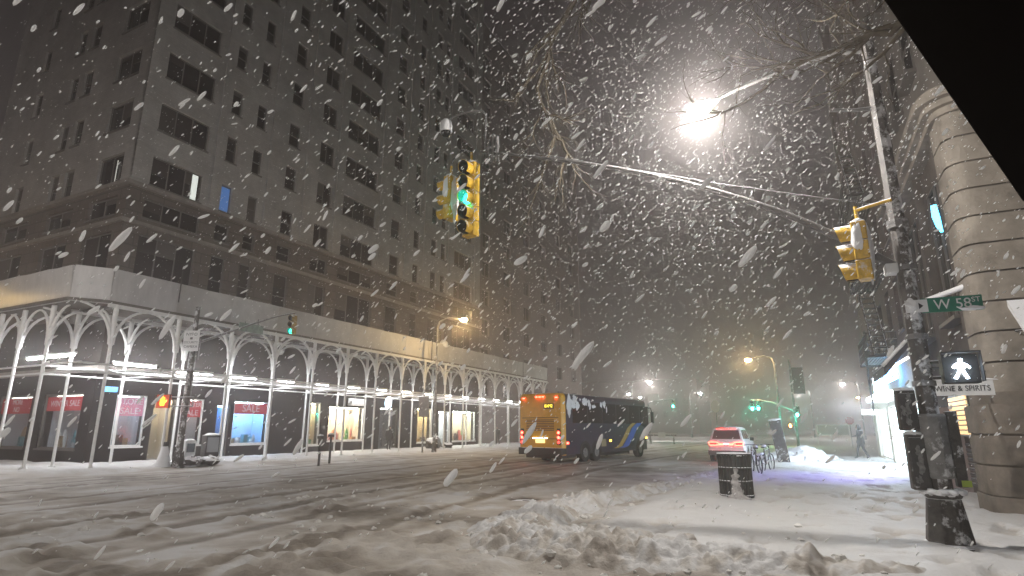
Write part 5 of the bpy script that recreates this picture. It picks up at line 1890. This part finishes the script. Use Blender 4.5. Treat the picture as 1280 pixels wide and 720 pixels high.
kb = thing("kiosk_board", "tall narrow dark board tilted in the snow heap right of the white car", "sign", (-1.2, 31.9, 0), R(6))
kb.rotation_euler = (R(2), R(-7), R(6))
mb = MB(); mb.box(-.27, .27, -.07, .07, .1, 2.15); mb.build("panel", M['cast'], kb, bevel=.02)
mb = MB(); mb.box(-.21, .21, -.085, -.072, .9, 2.0); mb.build("face", mat("dull_poster", (.05, .045, .045), var=.6, scale=9), kb)
mb = MB(); mb.box(-.2, -.14, -.05, .05, -.15, .1); mb.build("leg", M['dark_metal'], kb)
mb = MB(); mb.box(.14, .2, -.05, .05, -.15, .1); mb.build("leg", M['dark_metal'], kb)
mb = MB(); mb.lump((0, 0, 2.16), (.27, .08, .06), seed=1, amp=.15); mb.build("snow_cap", M['snow'], kb, smooth=True)

bc = thing("barricade", "pale pipe barricade standing at the far junction beyond the walker", "barrier", (2.0, 62.0, 0))
mb = MB()
for x in (-1.3, 1.3): mb.tube([(x, 0, -.1), (x, 0, 2.1)], .04, 6)
mb.build("upright", M['white_paint'], bc)
mb = MB()
for z in (2.05, 1.1): mb.tube([(-1.3, 0, z), (1.3, 0, z)], .035, 6)
mb.build("rail", M['white_paint'], bc)
mb = MB(); mb.box(-1.25, 1.25, -.02, .02, 1.15, 2.0); mb.build("mesh_panel", mat("pale_mesh", (.3, .3, .31)), bc)
rs = thing("round_sign", "small round red sign on a thin post left of the walker", "sign", (3.2, 58, 0))
mb = MB(); mb.tube([(0, 0, -.1), (0, 0, 2.4)], .03, 6); mb.build("post", M['galv'], rs)
mb = MB(); mb.prism([(.33 * math.cos(k * math.pi / 4 + .39), 2.35 + .33 * math.sin(k * math.pi / 4 + .39)) for k in range(8)], -.05, -.032, 'y'); mb.build("plate", mat("sign_red", (.5, .03, .03)), rs)
rs = thing("round_sign", "pale round sign seen edge lit in the middle distance above the white car", "sign", (-9.8, 75, 0))
mb = MB(); mb.tube([(0, 0, -.1), (0, 0, 4.5)], .05, 6); mb.build("post", M['galv'], rs)
mb = MB(); mb.prism([(.55 * math.cos(k * math.pi / 10), 4.3 + .75 * math.sin(k * math.pi / 10)) for k in range(20)], -.07, -.05, 'y'); mb.build("plate", mat("pale_plate", (.5, .5, .5)), rs)
rs = thing("lane_sign", "pale rectangular sign hanging left of the lone far green light", "sign", (-18.4, 79.8, 5.8))
mb = MB(); mb.box(-.75, .75, -.02, .02, -.45, .45); mb.build("plate", mat("pale_sign_plate", (.55, .55, .55)), rs)
mb = MB(); mb.tube([(-.5, 0, .45), (-.5, 0, .6)], .02, 5); mb.tube([(.5, 0, .45), (.5, 0, .6)], .02, 5); mb.build("hanger", M['galv'], rs)
mb = MB(); mb.tube([(-6.4, 14.1, -.065), (-6.4, 14.1, -.045)], .3, 20) if False else mb.tube([(-6.7, 14.1, -.09), (-6.7, 14.1, -.06)], .36, 24)
tag(mb.build("manhole_cover", M['cast']), "dark round manhole cover bare of snow in the avenue before the bus", "manhole cover")
mb = MB()
for k in range(12): mb.box(.75 + k * .14, .84 + k * .14, 27.0, 28.1, .0, .055)
mb.box(.7, 2.45, 26.92, 27.0, .0, .06); mb.box(.7, 2.45, 28.1, 28.18, .0, .06)
tag(mb.build("pavement_grate", M['cast']), "dark pavement grate melted clear before the bright shop", "grate")

# ------------------------------------------------------------------ people
def person(label, loc, rz, pose, coat, trousers, hood=True):
    """pose: dict of joint -> position (metres, facing -Y)"""
    t = thing("person", label, "person", loc, rz)
    J = dict(pelvis=(0, 0, .95), waist=(0, 0, 1.1), chest=(0, -.01, 1.32), neck=(0, -.02, 1.48), head0=(0, -.03, 1.56), head1=(0, -.04, 1.66), crown=(0, -.03, 1.74),
             shL=(-.19, 0, 1.40), shR=(.19, 0, 1.40), elL=(-.25, .03, 1.13), elR=(.25, .03, 1.13), haL=(-.24, -.08, .9), haR=(.24, -.08, .9), fiL=(-.24, -.1, .8), fiR=(.24, -.1, .8),
             hipL=(-.10, 0, .9), hipR=(.10, 0, .9), knL=(-.11, -.05, .5), knR=(.11, .04, .5), anL=(-.12, .0, .1), anR=(.12, .16, .1), toL=(-.13, -.17, .04), toR=(.13, .0, .04))
    J.update(pose)
    rad = dict(pelvis=.17, waist=.165, chest=.175, neck=.06, head0=.075, head1=.1, crown=.07, shL=.085, shR=.085, elL=.06, elR=.06, haL=.042, haR=.042, fiL=.03, fiR=.03,
               hipL=.11, hipR=.11, knL=.075, knR=.075, anL=.055, anR=.055, toL=.04, toR=.04)
    names = list(J)
    E_ = [("pelvis", "waist"), ("waist", "chest"), ("chest", "neck"), ("neck", "head0"), ("head0", "head1"), ("head1", "crown"), ("chest", "shL"), ("chest", "shR"), ("shL", "elL"), ("shR", "elR"), ("elL", "haL"), ("elR", "haR"),
          ("haL", "fiL"), ("haR", "fiR"), ("pelvis", "hipL"), ("pelvis", "hipR"), ("hipL", "knL"), ("hipR", "knR"), ("knL", "anL"), ("knR", "anR"), ("anL", "toL"), ("anR", "toR")]
    me = bpy.data.meshes.new("body")
    me.from_pydata([J[k] for k in names], [(names.index(a), names.index(b)) for a, b in E_], [])
    me.materials.append(coat)
    o = bpy.data.objects.new("body", me); COL.objects.link(o); o.parent = t
    o.modifiers.new("skin", 'SKIN')
    for i, k in enumerate(names):
        me.skin_vertices[0].data[i].radius = (rad[k], rad[k] * (.72 if k in ("pelvis", "waist", "chest") else 1))
        me.skin_vertices[0].data[i].use_root = (k == "pelvis")
    s = o.modifiers.new("subdivision", 'SUBSURF'); s.levels = 2; s.render_levels = 2
    # face, seen only from the front
    hx, hy, hz = J["head1"]
    mb = MB(); mb.ball((hx, hy - .055, hz - .02), (.068, .06, .095), 14, 10)
    mb.ball((hx, hy - .12, hz - .02), (.014, .02, .022), 8, 6)
    mb.build("face", skin_m, t, smooth=True)
    mb = MB()
    for e in (-.028, .028): mb.ball((hx + e, hy - .108, hz + .008), (.011, .008, .007), 8, 6)
    mb.ball((hx, hy - .108, hz - .062), (.024, .008, .006), 8, 6)
    mb.build("eyes_and_mouth", M['ink'], t, smooth=True)
    if hood:
        mb = MB()
        vs0 = len(mb.v)
        mb.ball((hx, hy + .02, hz), (.125, .125, .155), 16, 10)
        mb.build("hood", coat, t, smooth=True)
    # coat skirt over the hips, scarf at the neck
    px_, py_, pz = J["pelvis"]; cx_, cy_, cz_ = J["chest"]
    mb = MB()
    ringz = [(cx_, cy_, cz_ + .08, .15, .12), (cx_, cy_, cz_ - .05, .215, .15), ((px_ + cx_) / 2, (py_ + cy_) / 2, (pz + cz_) / 2, .205, .15), (px_, py_, pz - .02, .225, .17), (px_, py_, pz - .2, .235, .19)]
    nn = 18
    for (x, y, z, a, b_) in ringz:
        mb.v += [(x + a * math.cos(2 * math.pi * k / nn), y + b_ * math.sin(2 * math.pi * k / nn), z) for k in range(nn)]
    for i in range(len(ringz) - 1):
        for k in range(nn):
            mb.f.append((i * nn + k, i * nn + (k + 1) % nn, (i + 1) * nn + (k + 1) % nn, (i + 1) * nn + k)); mb.mi.append(0)
    mb.build("coat", coat, t, smooth=True)
    mb = MB(); mb.tube([(J["neck"][0] + .085 * math.cos(k * .5236), J["neck"][1] + .085 * math.sin(k * .5236), J["neck"][2]) for k in range(13)], .04, 8, cap=False); mb.build("scarf", trousers, t, smooth=True)
    mb = MB()
    mb.lump((J["shL"][0], J["shL"][1], J["shL"][2] + .08), (.1, .09, .025), seed=1); mb.lump((J["shR"][0], J["shR"][1], J["shR"][2] + .08), (.1, .09, .025), seed=2)
    mb.build("snow_dusting", M['snow'], t, smooth=True)
    return t


skin_m = mat("skin", (.42, .27, .2), rough=.6)
coat1 = mat("dark_coat", (.018, .017, .02), rough=.85, var=.2, scale=20)
coat2 = mat("black_parka", (.025, .024, .028), rough=.85, var=.2, scale=20)
person("walker in a long dark coat reaching out one arm before the bright shop", (2.45, 37.2, .14), R(-70),
       dict(elR=(.30, -.2, 1.22), haR=(.22, -.45, 1.18), fiR=(.2, -.55, 1.17), knL=(-.1, -.16, .52), anL=(-.11, -.2, .1), toL=(-.11, -.38, .05), knR=(.1, .06, .5), anR=(.11, .26, .13), toR=(.11, .14, .04)), coat1, coat2)
person("hooded figure in a black parka standing under the scaffold by the oval sign", (-28.9, 36.7, .12), R(60), {}, coat2, coat1)
person("dim figure passing under the far end of the scaffold near the bus", (-28.4, 53.5, .12), R(0), {}, coat2, coat1, hood=False)

# ------------------------------------------------------------------ added bare tree, its limbs standing in for lens smears
tr_ = thing("smear_tree", "added bare tree whose limbs stand in for lens smears by the lamp", "tree", (3.2, 4.5, 0))
bark = mat("bark", (.095, .078, .055), rough=.95, var=.3, scale=10, bump=.4, bscale=20, snow=.15, spec=.1)
mb = MB(); mb.tube([(0, 0, -.1), (0, .05, 1.5), (-.1, .2, 3.5), (-.3, .6, 5.4), (-.5, 1.0, 6.4)], [.22, .17, .14, .11, .085], 10)
mb.build("trunk", bark, tr_, smooth=True)
TR = random.Random(21)


def limb(path, r0, r1, twigs, depth, droop):
    """one limb with its side branches and twigs, as one mesh"""
    mb = MB()
    def smoothpath(p, n=5):
        out = []
        for i in range(len(p) - 1):
            a, b = Vector(p[i]), Vector(p[i + 1])
            for k in range(n):
                q = a.lerp(b, k / n)
                if out: q += Vector((TR.gauss(0, .03), TR.gauss(0, .03), TR.gauss(0, .03)))
                out.append(q)
        return out + [Vector(p[-1])]
    def grow(p, r, d):
        mb.tube(p, [r * (1 - .75 * k / (len(p) - 1)) for k in range(len(p))], 5 if r > .012 else 4)
        if d == 0: return
        for _ in range(twigs[depth - d]):
            k = TR.randrange(1, len(p))
            t = (p[k] - p[k - 1]).normalized()
            side = Vector((TR.gauss(0, .8), TR.gauss(0, .6), TR.gauss(droop, .7))).normalized()
            q = [p[k]]
            dirn = (t * .9 + side * .75).normalized()
            L = (1.5, .8, .4)[depth - d] * TR.uniform(.5, 1.2)
            for s_ in range(5):
                dirn = (dirn + Vector((TR.gauss(0, .16), TR.gauss(0, .16), TR.gauss(.02 + droop * .1, .16)))).normalized()
                q.append(q[-1] + dirn * L / 5)
            grow(q, max(.003, r * .42 * TR.uniform(.6, 1)), d - 1)
    p = smoothpath([(x - 3.2, y - 4.5, z) for (x, y, z) in path])
    grow(p, r0, depth)
    mb.build("limb", bark, tr_, smooth=True)


limb([(2.75, 5.4, 6.2), (2.3, 7.2, 6.7), (1.75, 8.6, 7.2), (.9, 9.0, 7.3), (.1, 9.2, 7.35)], .10, .01, (18, 6, 3), 3, .25)
limb([(2.72, 5.45, 6.3), (1.6, 7.5, 9.2), (-.6, 9.5, 11.6), (-3.2, 11.2, 12.4), (-4.5, 11.6, 11.5), (-5.1, 11.6, 9.9), (-4.75, 11.7, 8.7), (-4.3, 11.8, 7.9)], .115, .01, (24, 6, 3), 3, -.4)
limb([(2.7, 5.5, 6.4), (2.2, 8.0, 8.4), (1.2, 10.0, 9.6), (.2, 11.0, 10.2)], .09, .01, (18, 6, 3), 3, .2)

# ------------------------------------------------------------------ black umbrella at the photographer's shoulder
ub = thing("vendor_umbrella", "huge black umbrella edge close overhead at the top right", "umbrella", (1.31, .59, 0))
ubm = mat("black_canvas", (.013, .011, .010), rough=1.0, spec=0.0)
ang0 = math.atan2(1.43 - .59, .45 - 1.31)
rim = [(1.22 * math.cos(ang0 - k * math.pi / 4), 1.22 * math.sin(ang0 - k * math.pi / 4)) for k in range(8)]
mb = MB()
topp = (0, 0, 2.68)
seg = 6
for k in range(8):
    a, b_ = rim[k], rim[(k + 1) % 8]
    for i in range(seg):
        t0, t1 = i / seg, (i + 1) / seg
        zf = lambda t: 2.68 - .48 * t ** 1.6
        P0 = (a[0] * t0, a[1] * t0, zf(t0)); P1 = (b_[0] * t0, b_[1] * t0, zf(t0)); Q0 = (a[0] * t1, a[1] * t1, zf(t1)); Q1 = (b_[0] * t1, b_[1] * t1, zf(t1))
        if i == 0: mb.add([P0, Q0, Q1], [(0, 1, 2)])
        else: mb.add([P0, Q0, Q1, P1], [(0, 1, 2, 3)])
uo = mb.build("canopy", ubm, ub)
so = uo.modifiers.new("thickness", 'SOLIDIFY'); so.thickness = .006
mb = MB(); mb.tube([(0, 0, 0), (0, 0, 2.74)], .022, 8); mb.build("pole", M['dark_metal'], ub)
for k in range(8):
    mb = MB(); mb.tube([(0, 0, 2.66), (rim[k][0] * .5, rim[k][1] * .5, 2.68 - .48 * .33 - .02), (rim[k][0] * .98, rim[k][1] * .98, 2.2)], .008, 5); mb.build("rib", M['black'], ub)
mb = MB(); mb.tube([(0, 0, -.05), (0, 0, .1), (0, 0, .32)], [.32, .3, .06], 16); mb.build("base", M['cast'], ub)

# ------------------------------------------------------------------ falling snow (nobody could count it)
def flake_mesh(pts, scale_w, seed, fine):
    """wind-drawn clumps of flakes, rounder meshes for the near ones"""
    rng = np.random.default_rng(seed)
    n = len(pts)
    d0 = np.array([-.64, -.26, -.74])
    dirs = d0 + rng.normal(0, .17, (n, 3))
    dirs /= np.linalg.norm(dirs, axis=1)[:, None]
    w_ = rng.lognormal(math.log(.0046), .55, n) * scale_w
    w_ = np.minimum(w_, .0064 * scale_w)
    L = w_ * rng.uniform(1.8, 5.2, n)
    a = np.cross(dirs, rng.normal(0, 1, (n, 3)))
    a /= np.linalg.norm(a, axis=1)[:, None]
    b = np.cross(dirs, a)
    nu = 9 if fine else 5
    rings = ((-.82, .6), (-.45, .95), (0, 1.05), (.45, .95), (.82, .6)) if fine else ((-.5, 1), (.5, 1))
    ring = [(math.cos(k * 2 * math.pi / nu), math.sin(k * 2 * math.pi / nu)) for k in range(nu)]
    tmpl = [(0, 0, -1)] + [(c * r, s_ * r, z) for (z, r) in rings for c, s_ in ring] + [(0, 0, 1)]
    nv = len(tmpl)
    fc = [(0, 1 + (k + 1) % nu, 1 + k) for k in range(nu)]
    for q in range(len(rings) - 1):
        o = 1 + q * nu
        for k in range(nu):
            k2 = (k + 1) % nu
            fc += [(o + k, o + k2, o + nu + k2), (o + k, o + nu + k2, o + nu + k)]
    fc += [(nv - 1, nv - 1 - nu + k, nv - 1 - nu + (k + 1) % nu) for k in range(nu)]
    T = np.array(tmpl)
    jit = rng.uniform(.86, 1.14, (n, nv)) if fine else rng.uniform(.75, 1.2, (n, nv))
    co = pts[:, None, :] + (a[:, None, :] * (T[None, :, 0] * w_[:, None] * jit)[..., None] + b[:, None, :] * (T[None, :, 1] * w_[:, None] * jit)[..., None] + dirs[:, None, :] * (T[None, :, 2] * L[:, None])[..., None])
    return co.reshape(-1, 3), (np.array(fc)[None] + (np.arange(n) * nv)[:, None, None]).reshape(-1, 3)


def flakes():
    eye = np.array([0, 0, EYE])
    lamp = np.array([-1.25, 11.0, 7.6])
    glow = lamp + RNG.normal(0, 1, (9500, 3)) * np.array([2.9, 2.4, 2.4])
    glow = glow[(np.linalg.norm(glow - lamp, axis=1) > 1.0)]
    far = RNG.uniform((-30, 2.0, 2.2), (7, 40, 17), (17000, 3))
    far = far[RNG.random(len(far)) < .35 + .65 * sst(2, 8, far[:, 2])]
    pts = np.concatenate([far, RNG.uniform((-8, 1.5, 1.6), (5, 13, 11), (6500, 3)), RNG.uniform((-10, .3, .3), (4, 9, 3.5), (1200, 3)),
                          RNG.uniform((-4.2, .2, 1.5), (2.6, 4.8, 5.6), (820, 3)), glow])
    d = np.linalg.norm(pts - eye, axis=1)
    sign = np.array([2.15, 10.85, 3.62]) - eye
    sign = sign / np.linalg.norm(sign)
    keep = ((pts - eye) @ sign < .9992 * d - 0) | (d > 11)
    lampdir = (lamp - eye) / np.linalg.norm(lamp - eye)
    keep &= ((pts - eye) @ lampdir < .9975 * d) | (d > 6)
    pts, d = pts[keep], d[keep]
    parts = [flake_mesh(pts[d >= 4.5], 1.2, 3, False), flake_mesh(pts[(d > 1.0) & (d < 4.5)], 1.3, 4, True)]
    co = np.concatenate([p[0] for p in parts])
    f = np.concatenate([parts[0][1], parts[1][1] + len(parts[0][0])])
    me = bpy.data.meshes.new("falling_snow")
    me.vertices.add(len(co)); me.vertices.foreach_set("co", co.ravel().astype(np.float32))
    me.loops.add(f.size); me.loops.foreach_set("vertex_index", f.ravel().astype(np.int32))
    me.polygons.add(len(f)); me.polygons.foreach_set("loop_start", np.arange(0, f.size, 3, dtype=np.int32)); me.polygons.foreach_set("loop_total", np.full(len(f), 3, np.int32))
    me.update(calc_edges=True)
    me.polygons.foreach_set("use_smooth", np.ones(len(f), bool))
    m = bpy.data.materials.new("snowflake")
    m.use_nodes = True
    nt = m.node_tree
    nt.nodes.remove(nt.nodes["Principled BSDF"])
    df = nt.nodes.new("ShaderNodeBsdfDiffuse"); df.inputs[0].default_value = (.95, .95, .95, 1)
    tr = nt.nodes.new("ShaderNodeBsdfTranslucent"); tr.inputs[0].default_value = (.95, .95, .95, 1)
    mx = nt.nodes.new("ShaderNodeMixShader"); mx.inputs[0].default_value = .66
    nt.links.new(df.outputs[0], mx.inputs[1]); nt.links.new(tr.outputs[0], mx.inputs[2]); nt.links.new(mx.outputs[0], nt.nodes["Material Output"].inputs[0])
    me.materials.append(m)
    o = bpy.data.objects.new("falling_snow", me); COL.objects.link(o)
    return tag(o, kind="stuff")


flakes()

# ------------------------------------------------------------------ haze: the snow-filled air itself
mb = MB(); mb.box(-400, 400, -100, 700, -1.9, 72)
hz = mb.build("haze", None)
hz.data.materials.clear()
hm = bpy.data.materials.new("haze_air")
hm.use_nodes = True
nt = hm.node_tree
nt.nodes.remove(nt.nodes["Principled BSDF"])
pv = nt.nodes.new("ShaderNodeVolumePrincipled")
pv.inputs["Color"].default_value = (.95, .885, .87, 1)
pv.inputs["Density"].default_value = HAZE_DENSITY
pv.inputs["Anisotropy"].default_value = .78
nt.links.new(pv.outputs[0], nt.nodes["Material Output"].inputs["Volume"])
hz.data.materials.append(hm)
tag(hz, kind="stuff")
